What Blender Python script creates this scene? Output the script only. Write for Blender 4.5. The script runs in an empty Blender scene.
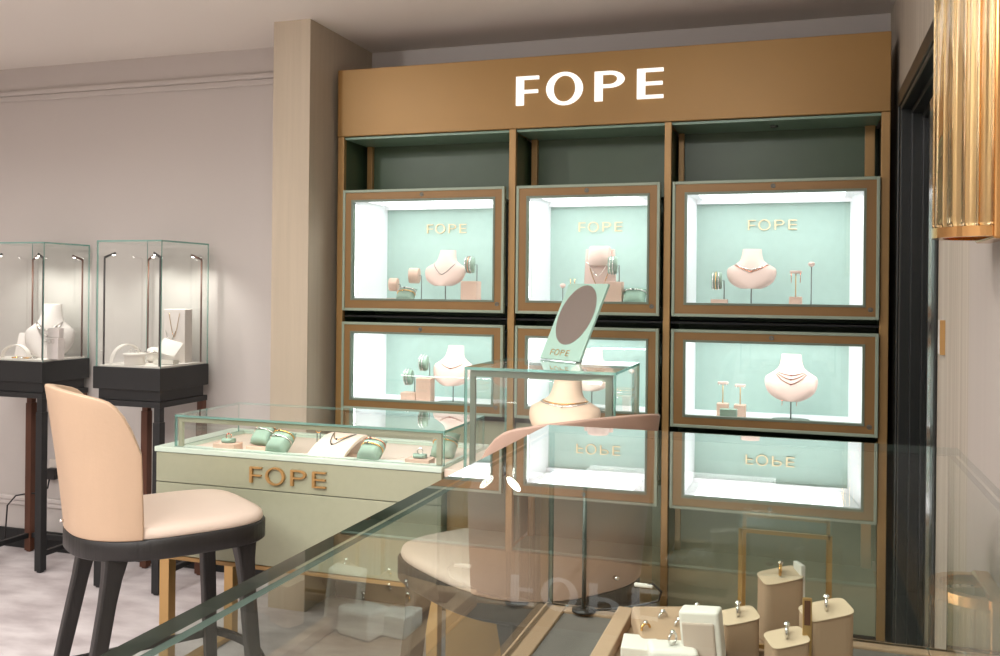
import bpy, bmesh, math, random
from mathutils import Vector, Matrix
random.seed(7)
PI = math.pi
sc = bpy.context.scene
COL = sc.collection

# ------------------------------------------------------------------ materials
def lin(c):
    return tuple(((v/255)/12.92 if v/255 <= .04045 else ((v/255+.055)/1.055)**2.4) for v in c)

def nodes(name):
    m = bpy.data.materials.new(name); m.use_nodes = True
    nt = m.node_tree; nt.nodes.clear()
    out = nt.nodes.new('ShaderNodeOutputMaterial')
    return m, nt, out

def pbr(name, rgb, rough=.5, metal=0., spec=.5, noise=None, bump=None, scale=(1, 1, 1), coat=0., two=None, sheen=0., detail=3):
    """rgb is sRGB 0-255; noise = (scale, amount) colour mottling towards `two`; bump = (scale, strength)"""
    m, nt, out = nodes(name)
    b = nt.nodes.new('ShaderNodeBsdfPrincipled')
    col = lin(rgb)
    b.inputs['Base Color'].default_value = (*col, 1)
    b.inputs['Roughness'].default_value = rough
    b.inputs['Metallic'].default_value = metal
    b.inputs['Specular IOR Level'].default_value = spec
    b.inputs['Coat Weight'].default_value = coat
    b.inputs['Sheen Weight'].default_value = sheen
    nt.links.new(b.outputs[0], out.inputs[0])
    if noise or bump:
        tc = nt.nodes.new('ShaderNodeTexCoord'); mp = nt.nodes.new('ShaderNodeMapping')
        mp.inputs['Scale'].default_value = scale
        nt.links.new(tc.outputs['Object'], mp.inputs[0])
    if noise:
        n = nt.nodes.new('ShaderNodeTexNoise'); n.inputs['Scale'].default_value = noise[0]; n.inputs['Detail'].default_value = detail
        nt.links.new(mp.outputs[0], n.inputs['Vector'])
        r = nt.nodes.new('ShaderNodeValToRGB')
        c2 = lin(two) if two else tuple(v*(1-noise[1]) for v in col)
        r.color_ramp.elements[0].position = .35; r.color_ramp.elements[1].position = .65
        r.color_ramp.elements[0].color = (*c2, 1); r.color_ramp.elements[1].color = (*col, 1)
        nt.links.new(n.outputs['Fac'], r.inputs[0]); nt.links.new(r.outputs[0], b.inputs['Base Color'])
    if bump:
        n2 = nt.nodes.new('ShaderNodeTexNoise'); n2.inputs['Scale'].default_value = bump[0]; n2.inputs['Detail'].default_value = 2
        nt.links.new(mp.outputs[0], n2.inputs['Vector'])
        bp = nt.nodes.new('ShaderNodeBump'); bp.inputs['Strength'].default_value = bump[1]; bp.inputs['Distance'].default_value = .01
        nt.links.new(n2.outputs['Fac'], bp.inputs['Height']); nt.links.new(bp.outputs[0], b.inputs['Normal'])
    return m

def emit(name, rgb, s):
    m, nt, out = nodes(name)
    e = nt.nodes.new('ShaderNodeEmission'); e.inputs[0].default_value = (*lin(rgb), 1); e.inputs[1].default_value = s
    nt.links.new(e.outputs[0], out.inputs[0]); return m

def glass(name, tint=(1, 1, 1), ior=1.5, rough=0.):
    """thin architectural pane: each pane is a closed slab, the outer face reflects, the way out is clear"""
    m, nt, out = nodes(name)
    N = nt.nodes.new; L = nt.links.new
    g = N('ShaderNodeNewGeometry'); f = N('ShaderNodeFresnel'); f.inputs[0].default_value = ior
    a = N('ShaderNodeMath'); a.operation = 'MULTIPLY'; a.inputs[1].default_value = 2.
    b = N('ShaderNodeMath'); b.operation = 'ADD'; b.inputs[1].default_value = 1.
    d = N('ShaderNodeMath'); d.operation = 'DIVIDE'
    i = N('ShaderNodeMath'); i.operation = 'SUBTRACT'; i.inputs[0].default_value = 1.
    k = N('ShaderNodeMath'); k.operation = 'MULTIPLY'
    L(f.outputs[0], a.inputs[0]); L(f.outputs[0], b.inputs[0]); L(a.outputs[0], d.inputs[0]); L(b.outputs[0], d.inputs[1])
    L(g.outputs['Backfacing'], i.inputs[1]); L(d.outputs[0], k.inputs[0]); L(i.outputs[0], k.inputs[1])
    t = N('ShaderNodeBsdfTransparent'); t.inputs[0].default_value = (*tint, 1)
    s = N('ShaderNodeBsdfGlossy'); s.inputs['Roughness'].default_value = rough; s.inputs[0].default_value = (1, 1, 1, 1)
    x = N('ShaderNodeMixShader')
    L(k.outputs[0], x.inputs[0]); L(t.outputs[0], x.inputs[1]); L(s.outputs[0], x.inputs[2]); L(x.outputs[0], out.inputs[0])
    return m

def coated_glass(name, tint, ramp):
    """anti-reflective pane: reflectance rises steeply only at grazing angles"""
    m, nt, out = nodes(name)
    N = nt.nodes.new; L = nt.links.new
    g = N('ShaderNodeNewGeometry'); lw = N('ShaderNodeLayerWeight'); lw.inputs[0].default_value = .5
    cr = N('ShaderNodeValToRGB'); el = cr.color_ramp.elements
    while len(el) < len(ramp): el.new(.5)
    for e, (p, v) in zip(el, ramp): e.position = p; e.color = (v, v, v, 1)
    i = N('ShaderNodeMath'); i.operation = 'SUBTRACT'; i.inputs[0].default_value = 1.
    k = N('ShaderNodeMath'); k.operation = 'MULTIPLY'
    L(lw.outputs['Facing'], cr.inputs[0]); L(g.outputs['Backfacing'], i.inputs[1]); L(cr.outputs[0], k.inputs[0]); L(i.outputs[0], k.inputs[1])
    t = N('ShaderNodeBsdfTransparent'); t.inputs[0].default_value = (*tint, 1)
    s = N('ShaderNodeBsdfGlossy'); s.inputs['Roughness'].default_value = 0.; s.inputs[0].default_value = (1, 1, 1, 1)
    x = N('ShaderNodeMixShader')
    L(k.outputs[0], x.inputs[0]); L(t.outputs[0], x.inputs[1]); L(s.outputs[0], x.inputs[2]); L(x.outputs[0], out.inputs[0])
    return m

def edge_glass(name, rgb, clear=.5):
    m, nt, out = nodes(name)
    N = nt.nodes.new; L = nt.links.new
    t = N('ShaderNodeBsdfTransparent'); t.inputs[0].default_value = (*lin(rgb), 1)
    p = N('ShaderNodeBsdfPrincipled'); p.inputs['Base Color'].default_value = (*lin(rgb), 1); p.inputs['Roughness'].default_value = .08
    x = N('ShaderNodeMixShader'); x.inputs[0].default_value = 1-clear
    L(t.outputs[0], x.inputs[1]); L(p.outputs[0], x.inputs[2]); L(x.outputs[0], out.inputs[0]); return m

M = {}
M['wall'] = pbr('wall_paint', (200, 193, 188), .75, bump=(60, .04))
M['dado'] = pbr('dado_paint', (210, 203, 199), .6)
M['ceil'] = pbr('ceiling_paint', (240, 234, 227), .9, bump=(30, .03))
M['column'] = pbr('column_paper', (188, 174, 154), .8, noise=(1.2, .06), scale=(40, 40, 1.5), bump=(6, .12))
M['paper'] = pbr('streaked_wallpaper', (190, 179, 164), .7, noise=(1.0, .2), two=(170, 158, 142), scale=(60, 60, .8), bump=(2, .1))
M['pink'] = pbr('pinkish_wall_paint', (182, 172, 163), .7, noise=(.8, .05), scale=(20, 20, .5))
M['carpet'] = pbr('carpet_pile', (226, 217, 216), .95, noise=(4.5, .3), two=(186, 173, 173), scale=(.9, 1.8, 1), bump=(260, .5), sheen=.2, detail=8)
M['gold'] = pbr('bronze_lacquer', (154, 118, 66), .42, metal=.25, noise=(3, .05), scale=(1, 1, 1))
M['goldrail'] = pbr('bronze_post', (168, 132, 82), .4, metal=.25, noise=(2, .06), scale=(1, 1, .3))
M['framewood'] = pbr('frame_bronze', (140, 106, 62), .42, metal=.2, noise=(2, .08), scale=(4, 4, 1))
M['sage'] = pbr('sage_metal', (150, 164, 146), .38, metal=.1)
M['sagedark'] = pbr('dark_sage_metal', (112, 124, 108), .4, metal=.15)
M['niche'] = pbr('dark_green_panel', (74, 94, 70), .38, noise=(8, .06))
M['nichelit'] = pbr('lit_green_panel', (122, 152, 132), .35)  # niche green lightened to carry the light on the niche top
M['black'] = pbr('black_gap', (22, 23, 22), .6)
M['mint'] = pbr('mint_fabric', (164, 189, 180), .85, noise=(30, .04), bump=(300, .1))
M['white'] = pbr('white_lining', (244, 244, 246), .6)
M['lettergold'] = pbr('pale_gold_letter', (224, 200, 160), .35, metal=.3)
M['letterbronze'] = pbr('bronze_letter', (188, 148, 94), .35, metal=.4)
M['lit'] = emit('lit_letter', (255, 250, 242), 1.25)
M['led'] = emit('led_strip', (255, 255, 255), 8)
M['ledpanel'] = emit('led_panel', (250, 255, 255), 2.6)
M['tablepanel'] = pbr('sage_beige_lacquer', (166, 168, 142), .38, noise=(40, .03))
M['tablerim'] = pbr('pale_mint_rim', (206, 222, 206), .3)
M['peach'] = pbr('peach_leather_liner', (238, 220, 202), .6, noise=(6, .05))
M['blush'] = pbr('blush_suede', (212, 180, 160), .75, noise=(10, .05))
M['pinkbust'] = pbr('pale_pink_bust', (218, 191, 179), .7)
M['creambust'] = pbr('cream_leather_bust', (222, 194, 168), .6, bump=(60, .05))
M['greybust'] = pbr('pale_grey_linen', (216, 208, 203), .8, noise=(30, .05))
M['greenpad'] = pbr('green_suede', (140, 166, 148), .8, noise=(20, .08))
M['leather'] = pbr('peach_leather', (200, 170, 142), .48, noise=(3, .05), bump=(90, .06))
M['leathershade'] = pbr('shaded_peach_leather', (186, 156, 138), .5, noise=(3, .05), bump=(90, .06))  # peach leather darkened to carry the shade on the second stool's back
M['seatleather'] = pbr('light_peach_leather', (222, 202, 185), .5, noise=(3, .04), bump=(90, .06))
M['darkwood'] = pbr('black_stained_ash', (34, 31, 29), .45, noise=(3, .25), scale=(20, 20, 1.5), bump=(5, .15))
M['darkmetal'] = pbr('charcoal_metal', (32, 33, 34), .45, noise=(4, .08))
M['walnut'] = pbr('red_walnut', (96, 58, 40), .5, noise=(2, .25), scale=(20, 20, 1))
M['silver'] = pbr('polished_silver', (225, 222, 218), .12, metal=1.)
M['goldjewel'] = pbr('polished_gold', (228, 180, 110), .15, metal=1.)
M['rose'] = pbr('rose_gold', (222, 150, 120), .18, metal=1.)
M['finechain'] = pbr('fine_rose_chain', (150, 104, 86), .4, metal=.3)
M['gem'] = pbr('dark_gem', (50, 50, 60), .1, metal=.6)
M['ruby'] = pbr('small_red_gem', (150, 60, 60), .1)
M['steel'] = pbr('grey_steel', (110, 116, 112), .35, metal=.7)
M['mirror'] = pbr('mirror_glass', (214, 212, 210), .03, metal=1.)
M['acryl'] = coated_glass('clear_acrylic', (.97, .98, .97), [(0, .03), (.6, .05), (.8, .14), (1, .6)])
M['mirrormint'] = pbr('mint_lacquer', (176, 212, 196), .4)
M['palesuede'] = pbr('pale_tan_suede', (202, 178, 152), .7)
M['glass'] = glass('clear_glass', (.985, .995, .99), 1.5)
M['topglass'] = coated_glass('counter_glass', (.93, .965, .94), [(0, .02), (.5, .04), (.66, .05), (.702, .07), (.738, .33), (.77, .56), (.82, .74), (1, 1)])
M['edge'] = edge_glass('green_glass_edge', (150, 196, 186), .5)
M['edgedark'] = edge_glass('grey_green_glass_edge', (92, 104, 98), .3)
M['deck'] = pbr('taupe_deck_cloth', (104, 98, 92), .8, noise=(60, .06))
M['decktrim'] = pbr('tan_deck_trim', (158, 130, 104), .45)
M['traytan'] = pbr('tan_suede', (178, 148, 122), .75, noise=(8, .06))
M['cream'] = pbr('cream_leatherette', (228, 222, 214), .55)
M['greylining'] = pbr('grey_velvet', (190, 172, 160), .9)
M['brass'] = pbr('brushed_brass', (204, 168, 112), .3, metal=.8)
M['copper'] = pbr('polished_copper_gold', (222, 172, 112), .16, metal=1.)
def refract(name, rgb):
    m, nt, out = nodes(name); g = nt.nodes.new('ShaderNodeBsdfGlass'); g.inputs[0].default_value = (*lin(rgb), 1); g.inputs['IOR'].default_value = 1.48
    nt.links.new(g.outputs[0], out.inputs[0]); return m
M['champagne'] = pbr('champagne_metal', (232, 214, 180), .3, metal=.5)
M['rod'] = refract('clear_rod_glass', (252, 246, 234))
M['doorblack'] = pbr('black_green_paint', (30, 33, 31), .35)
M['doortop'] = pbr('bronze_black_trim', (66, 54, 40), .4, metal=.3)
M['chrome'] = pbr('satin_chrome', (190, 182, 184), .2, metal=.9)
M['plastic'] = pbr('black_plastic', (24, 24, 25), .4)
M['whiteplastic'] = pbr('ivory_plastic', (222, 214, 204), .4)
M['skirting'] = pbr('black_skirting', (26, 28, 29), .5)
M['warm'] = emit('warm_bulb', (255, 240, 214), 22)
M['lampwhite'] = emit('lit_lamp_lens', (255, 252, 246), 9)
M['downlens'] = emit('downlight_lens', (255, 246, 232), 45)

# ------------------------------------------------------------------ mesh helpers
def new(): return bmesh.new()

def box(bm, x0, x1, y0, y1, z0, z1, mi=0, edge=None):
    """closed box; with edge set, the four narrow faces get that material slot"""
    if x0 > x1: x0, x1 = x1, x0
    if y0 > y1: y0, y1 = y1, y0
    if z0 > z1: z0, z1 = z1, z0
    v = [bm.verts.new((x, y, z)) for x in (x0, x1) for y in (y0, y1) for z in (z0, z1)]
    q = [(0, 1, 3, 2), (4, 6, 7, 5), (0, 4, 5, 1), (2, 3, 7, 6), (0, 2, 6, 4), (1, 5, 7, 3)]
    dims = (x1-x0, y1-y0, z1-z0); thin = dims.index(min(dims))
    for k, f in enumerate(q):
        fc = bm.faces.new([v[i] for i in f]); fc.material_index = mi
        if edge is not None and k//2 != thin: fc.material_index = edge
    return v

def rbox(bm, x0, x1, y0, y1, z0, z1, r=.004, seg=2, mi=0):
    t = bmesh.new(); box(t, x0, x1, y0, y1, z0, z1)
    bmesh.ops.bevel(t, geom=t.edges[:], offset=r, segments=seg, affect='EDGES', profile=.5)
    add(bm, t, mi)

def add(bm, t, mi=0, mat=None):
    if mat is not None: bmesh.ops.transform(t, matrix=mat, verts=t.verts[:])
    mp = {v: bm.verts.new(v.co) for v in t.verts}
    for f in t.faces:
        nf = bm.faces.new([mp[v] for v in f.verts]); nf.material_index = mi; nf.smooth = f.smooth
    t.free()

def frame_of(d):
    d = d.normalized(); u = d.cross(Vector((0, 0, 1)))
    if u.length < 1e-3: u = d.cross(Vector((1, 0, 0)))
    u.normalize(); return u, d.cross(u).normalized()

def tube(bm, pts, r, n=8, mi=0, closed=False, caps=True):
    """swept tube; r is a number or a list of radii"""
    P = [Vector(p) for p in pts]; k = len(P); rings = []
    pu = None
    for i in range(k):
        if closed: d = P[(i+1) % k]-P[i-1]
        else: d = P[min(i+1, k-1)]-P[max(i-1, 0)]
        d.normalize()
        if pu is None: u, w = frame_of(d)
        else:
            u = (pu-d*pu.dot(d))
            u = u.normalized() if u.length > 1e-6 else frame_of(d)[0]
            w = d.cross(u).normalized()
        pu = u
        rr = r[i] if isinstance(r, (list, tuple)) else r
        rings.append([bm.verts.new(P[i]+u*rr*math.cos(2*PI*j/n)+w*rr*math.sin(2*PI*j/n)) for j in range(n)])
    for i in range(k if closed else k-1):
        a, b = rings[i], rings[(i+1) % k]
        for j in range(n):
            f = bm.faces.new((a[j], a[(j+1) % n], b[(j+1) % n], b[j])); f.smooth = True; f.material_index = mi
    if caps and not closed:
        f = bm.faces.new(rings[0][::-1]); f.material_index = mi
        f = bm.faces.new(rings[-1]); f.material_index = mi

def bar(bm, a, b, w, h=None, mi=0):
    """square-section bar between two points"""
    a, b = Vector(a), Vector(b); d = b-a; u, v = frame_of(d); h = h or w
    q = [(-1, -1), (1, -1), (1, 1), (-1, 1)]
    A = [bm.verts.new(a+u*x*w/2+v*y*h/2) for x, y in q]; B = [bm.verts.new(b+u*x*w/2+v*y*h/2) for x, y in q]
    for i in range(4):
        f = bm.faces.new((A[i], A[(i+1) % 4], B[(i+1) % 4], B[i])); f.material_index = mi
    f = bm.faces.new(A[::-1]); f.material_index = mi; f = bm.faces.new(B); f.material_index = mi

def lathe(bm, prof, c=(0, 0), n=24, mi=0, sx=1., sy=1., smooth=True):
    rings = []
    for r, z in prof:
        rings.append([bm.verts.new((c[0]+sx*r*math.cos(2*PI*j/n), c[1]+sy*r*math.sin(2*PI*j/n), z)) for j in range(n)])
    for a, b in zip(rings, rings[1:]):
        for j in range(n):
            f = bm.faces.new((a[j], a[(j+1) % n], b[(j+1) % n], b[j])); f.smooth = smooth; f.material_index = mi
    f = bm.faces.new(rings[0][::-1]); f.material_index = mi
    f = bm.faces.new(rings[-1]); f.material_index = mi

def ring(bm, c, R, r, axis='z', n=28, m=8, mi=0, a0=0., a1=2*PI, sy=1.):
    c = Vector(c); pts = []
    full = abs(a1-a0-2*PI) < 1e-6
    k = n if full else n+1
    for i in range(k):
        t = a0+(a1-a0)*i/n
        x, y = R*math.cos(t), R*sy*math.sin(t)
        pts.append(c+Vector({'z': (x, y, 0), 'y': (x, 0, y), 'x': (0, x, y)}[axis]))
    tube(bm, pts, r, m, mi, closed=full)

def prism(bm, poly, y0, y1, mi=0):
    """polygon in XZ (counter-clockwise seen from -y) extruded from y0 (front) to y1"""
    A = [bm.verts.new((x, y0, z)) for x, z in poly]; B = [bm.verts.new((x, y1, z)) for x, z in poly]
    n = len(poly)
    f = bm.faces.new(A); f.material_index = mi
    f = bm.faces.new(B[::-1]); f.material_index = mi
    for i in range(n):
        f = bm.faces.new((A[i], B[i], B[(i+1) % n], A[(i+1) % n])); f.material_index = mi

def finish(name, bm, mats, parent=None, loc=(0, 0, 0), rot=(0, 0, 0), bevel=0., smooth=False, subsurf=0, solid=0., seg=2, angle=.6):
    bmesh.ops.recalc_face_normals(bm, faces=bm.faces[:])
    me = bpy.data.meshes.new(name); bm.to_mesh(me); bm.free()
    for m in (mats if isinstance(mats, (list, tuple)) else [mats]): me.materials.append(M[m])
    if smooth:
        for p in me.polygons: p.use_smooth = True
    o = bpy.data.objects.new(name, me); COL.objects.link(o)
    o.location = loc; o.rotation_euler = rot
    if parent is not None: o.parent = parent
    if solid:
        s = o.modifiers.new('solid', 'SOLIDIFY'); s.thickness = solid; s.offset = 0
    if bevel:
        b = o.modifiers.new('bevel', 'BEVEL'); b.width = bevel; b.segments = seg; b.limit_method = 'ANGLE'; b.angle_limit = angle
    if subsurf:
        s = o.modifiers.new('sub', 'SUBSURF'); s.levels = subsurf; s.render_levels = subsurf
    return o

def tag(o, label, cat, group=None):
    o['label'] = label; o['category'] = cat
    if group: o['group'] = group
    return o

def thing(name, label, cat, loc=(0, 0, 0), rz=0., group=None):
    o = bpy.data.objects.new(name, None); COL.objects.link(o)
    o.empty_display_size = .1
    o.location = loc; o.rotation_euler = (0, 0, rz)
    return tag(o, label, cat, group)

def struct(name, bm, mats, **k):
    o = finish(name, bm, mats, **k); o['kind'] = 'structure'; return o

def dup(root, loc, rz, label, group=None):
    """copy of a thing with copies of its parts and sub-parts"""
    r = root.copy(); COL.objects.link(r); r.location = loc; r.rotation_euler = (0, 0, rz); r['label'] = label
    if group: r['group'] = group
    def rec(src, dst):
        for ch in list(src.children):
            c = ch.copy(); COL.objects.link(c); c.parent = dst; rec(ch, c)
    rec(root, r); return r

# ------------------------------------------------------------------ letters (drawn as outlines in a unit-height box)
def letter(ch, st=.27, arm=.11):
    """returns list of convex-ish polygons / strips in x,z for one capital"""
    if ch == 'F':
        w = .80; return [[(0, 0), (st, 0), (st, .47-arm/2), (w*.96, .47-arm/2), (w*.96, .47+arm/2), (st, .47+arm/2), (st, 1-arm), (w, 1-arm), (w, 1), (0, 1)]], w
    if ch == 'E':
        w = .86; return [[(0, 0), (w, 0), (w, arm), (st, arm), (st, .5-arm/2), (w*.97, .5-arm/2), (w*.97, .5+arm/2), (st, .5+arm/2), (st, 1-arm), (w, 1-arm), (w, 1), (0, 1)]], w
    if ch == 'O':
        R, H = .63, .565; out = []; n = 36
        for i in range(n):
            a, b = 2*PI*i/n, 2*PI*(i+1)/n
            o = lambda t: (R+R*math.cos(t), .5+H*math.sin(t)); q = lambda t: (R+(R-st*.93)*math.cos(t), .5+(H-arm)*math.sin(t))
            out.append([q(a), o(a), o(b), q(b)])
        return out, 2*R
    if ch == 'P':
        w = 1.0; cz, H = .72, .28; out = [[(0, 0), (st, 0), (st, 1), (0, 1)]]
        xs = .5; out.append([(st, cz-H), (xs, cz-H), (xs, cz-H+arm), (st, cz-H+arm)]); out.append([(st, 1-arm), (xs, 1-arm), (xs, 1), (st, 1)])
        n = 16
        for i in range(n):
            a, b = -PI/2+PI*i/n, -PI/2+PI*(i+1)/n
            o = lambda t: (xs+(w-xs)*math.cos(t), cz+H*math.sin(t)); q = lambda t: (xs+(w-xs-st*.9)*math.cos(t), cz+(H-arm)*math.sin(t))
            out.append([q(a), o(a), o(b), q(b)])
        return out, w

def word(parent, mat, x0, x1, zb, h, y0, y1, st=.27, arm=.11, part='letter', loc=(0, 0, 0), rot=(0, 0, 0)):
    """FOPE as four letter meshes spread from x0 to x1"""
    starts = [0, 1.06, 2.72, 4.13]; total = 4.13+.86
    sx = (x1-x0)/total
    for ch, s in zip('FOPE', starts):
        bm = new(); polys, w = letter(ch, st, arm)
        for p in polys: prism(bm, [(x0+(s+px)*sx, zb+pz*h) for px, pz in p], y0, y1)
        bmesh.ops.remove_doubles(bm, verts=bm.verts[:], dist=1e-6)
        finish('letter', bm, mat, parent, loc=loc, rot=rot)

# ================================================================== SETTING
CZ = 2.555            # ceiling height
XL, XR, YB, YN, YF = -3.2, 2.33, .168, .40, -5.2
bm = new(); box(bm, XL-.15, XR+.15, YF-.15, YN+.15, -.1, 0); struct('floor', bm, 'carpet')
bm = new(); box(bm, XL-.15, XR+.15, YF-.15, YN+.15, CZ, CZ+.1); struct('ceiling', bm, 'ceil')
bm = new(); box(bm, XL, -.12, YB, YB+.12, 0, CZ); box(bm, -.12, XR, YN, YN+.12, 0, CZ); struct('wall_back', bm, 'wall')
bm = new(); box(bm, XL-.12, XL, YF, YB+.12, 0, CZ); struct('wall_left', bm, 'wall')
bm = new(); box(bm, XL, XR, YF-.12, YF, 0, CZ); struct('wall_front', bm, 'wall')
# right wall: papered up to the painted section, with the door opening cut out
D0, D1, DT = -1.03, -.055, 2.08
bm = new()
box(bm, XR, XR+.12, D1, YN, 0, CZ); box(bm, XR, XR+.12, D0, D1, DT, CZ); box(bm, XR, XR+.12, -1.552, D0, 0, CZ)
struct('wall_right', bm, 'paper')
bm = new(); box(bm, XR, XR+.12, YF, -1.552, 0, CZ); struct('wall_right', bm, 'pink')
bm = new(); box(bm, -.21, -.03, -.2, YB, 0, CZ); box(bm, -.119, -.03, YB, YN, 0, CZ); struct('wall_column', bm, 'column')
# mouldings
bm = new(); box(bm, XL, -.21, YB-.022, YB, 2.405, 2.43); box(bm, XL, -.21, YB-.012, YB, 2.375, 2.405); struct('trim_1', bm, 'wall', bevel=.006, seg=3)
bm = new(); box(bm, XL, -.21, YB-.022, YB, .252, .276); box(bm, XL, -.21, YB-.013, YB, .225, .252); struct('trim_2', bm, 'dado', bevel=.006, seg=3)
bm = new(); box(bm, XL, -.21, YB-.016, YB, 0, .1); struct('baseboard_back', bm, 'skirting', bevel=.003)
bm = new(); box(bm, XR-.016, XR, -5.1, D0-.06, 0, .1); struct('baseboard_right', bm, 'skirting', bevel=.003)
# door in the right wall: black architrave, stepped reveal, black leaf
door = bpy.data.objects.new('door_1', None); COL.objects.link(door); door['kind'] = 'structure'
bm = new()
for (a, b, z0, z1) in ((D1, D1+.055, 0, DT+.055), (D0-.055, D0, 0, DT+.055), (D0, D1, DT, DT+.055)): box(bm, XR-.010, XR, a, b, z0, z1)
finish('architrave', bm, 'doorblack', door, bevel=.004)
bm = new()
for i, (dx, w) in enumerate(((0, .012), (.035, .03), (.07, .05))):
    box(bm, XR+dx, XR+.12, D1-w, D1-.0, 0, DT); box(bm, XR+dx, XR+.12, D0, D0+w, 0, DT); box(bm, XR+dx, XR+.12, D0+w, D1-w, DT-w, DT)
finish('stepped_jamb', bm, 'doorblack', door, bevel=.003)
bm = new(); box(bm, XR+.085, XR+.12, D0+.05, D1-.05, .004, DT-.05)
for (a, b, z0, z1) in ((D0+.16, D1-.16, .2, .95), (D0+.16, D1-.16, 1.1, DT-.2)): box(bm, XR+.08, XR+.085, a, b, z0, z1)
finish('door_leaf', bm, 'doorblack', door, bevel=.003)
bm = new(); box(bm, XR+.004, XR+.03, D0+.075, D0+.19, .02, DT-.13); finish('pale_edge_strip', bm, 'chrome', door, bevel=.003)
bm = new(); tube(bm, [(XR+.08, D0+.14, 1.02), (XR+.05, D0+.14, 1.02), (XR+.05, D0+.25, 1.02)], .009); finish('door_handle', bm, 'steel', door)

# ================================================================== DISPLAY CABINET on the niche wall
W = 2.30
HT, HB = 2.375, 2.076
unit = thing('display_cabinet', 'tall bronze framed wall cabinet with lit sign across its header, between column and door', 'cabinet', (0, 0, 0))
bm = new(); box(bm, .001, W, -.006, .24, HB, HT); hd = finish('header', bm, 'gold', unit, bevel=.003)
word(hd, 'lit', .842, 1.458, 2.171, .121, -.016, -.005, .27, .115)
posts = [(0.001, .0317), (.8094, .8393), (1.4633, 1.4909), (2.2687, 2.30)]
for a, b in posts:
    bm = new(); box(bm, a, b, 0, .025, .10, HB); finish('post', bm, 'goldrail', unit, bevel=.002)
for a, b in ((.04, .066), (.845, .872), (1.492, 1.515), (2.225, 2.262)):
    bm = new(); box(bm, a, b, .215, .24, 1.85, HB-.012); finish('rear_post', bm, 'goldrail', unit, bevel=.002)
bays = [(.0317, .8094), (.8393, 1.4633), (1.4909, 2.2687)]
bm = new(); lathe(bm, [(.012, HB-.020), (.016, HB-.018), (.016, HB-.012)], (1.88, .13), 20); finish('sensor', bm, 'steel', unit)
for a, b in bays:
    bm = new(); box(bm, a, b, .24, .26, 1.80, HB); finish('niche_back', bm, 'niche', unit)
    bm = new(); box(bm, a, b, .012, .24, HB-.012, HB-.002); finish('niche_top', bm, 'nichelit', unit)
    bm = new(); box(bm, a, b, .03, .24, 1.268, 1.276); finish('shelf_gap', bm, 'black', unit)
    bm = new(); box(bm, a, b, .04, .06, .10, .83); finish('lower_panel', bm, 'tablepanel', unit)
bm = new(); box(bm, .0, .012, .03, .39, .1, HB); box(bm, W-.012, W, .03, .39, .1, HB); box(bm, .012, W-.012, .38, .39, .1, HB)
for x in (.8243, 1.477): box(bm, x-.004, x+.004, .03, .38, .1, 2.06)
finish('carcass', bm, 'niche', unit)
bm = new(); box(bm, .001, W, .02, .36, .0, .10); finish('plinth', bm, 'black', unit)

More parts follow.
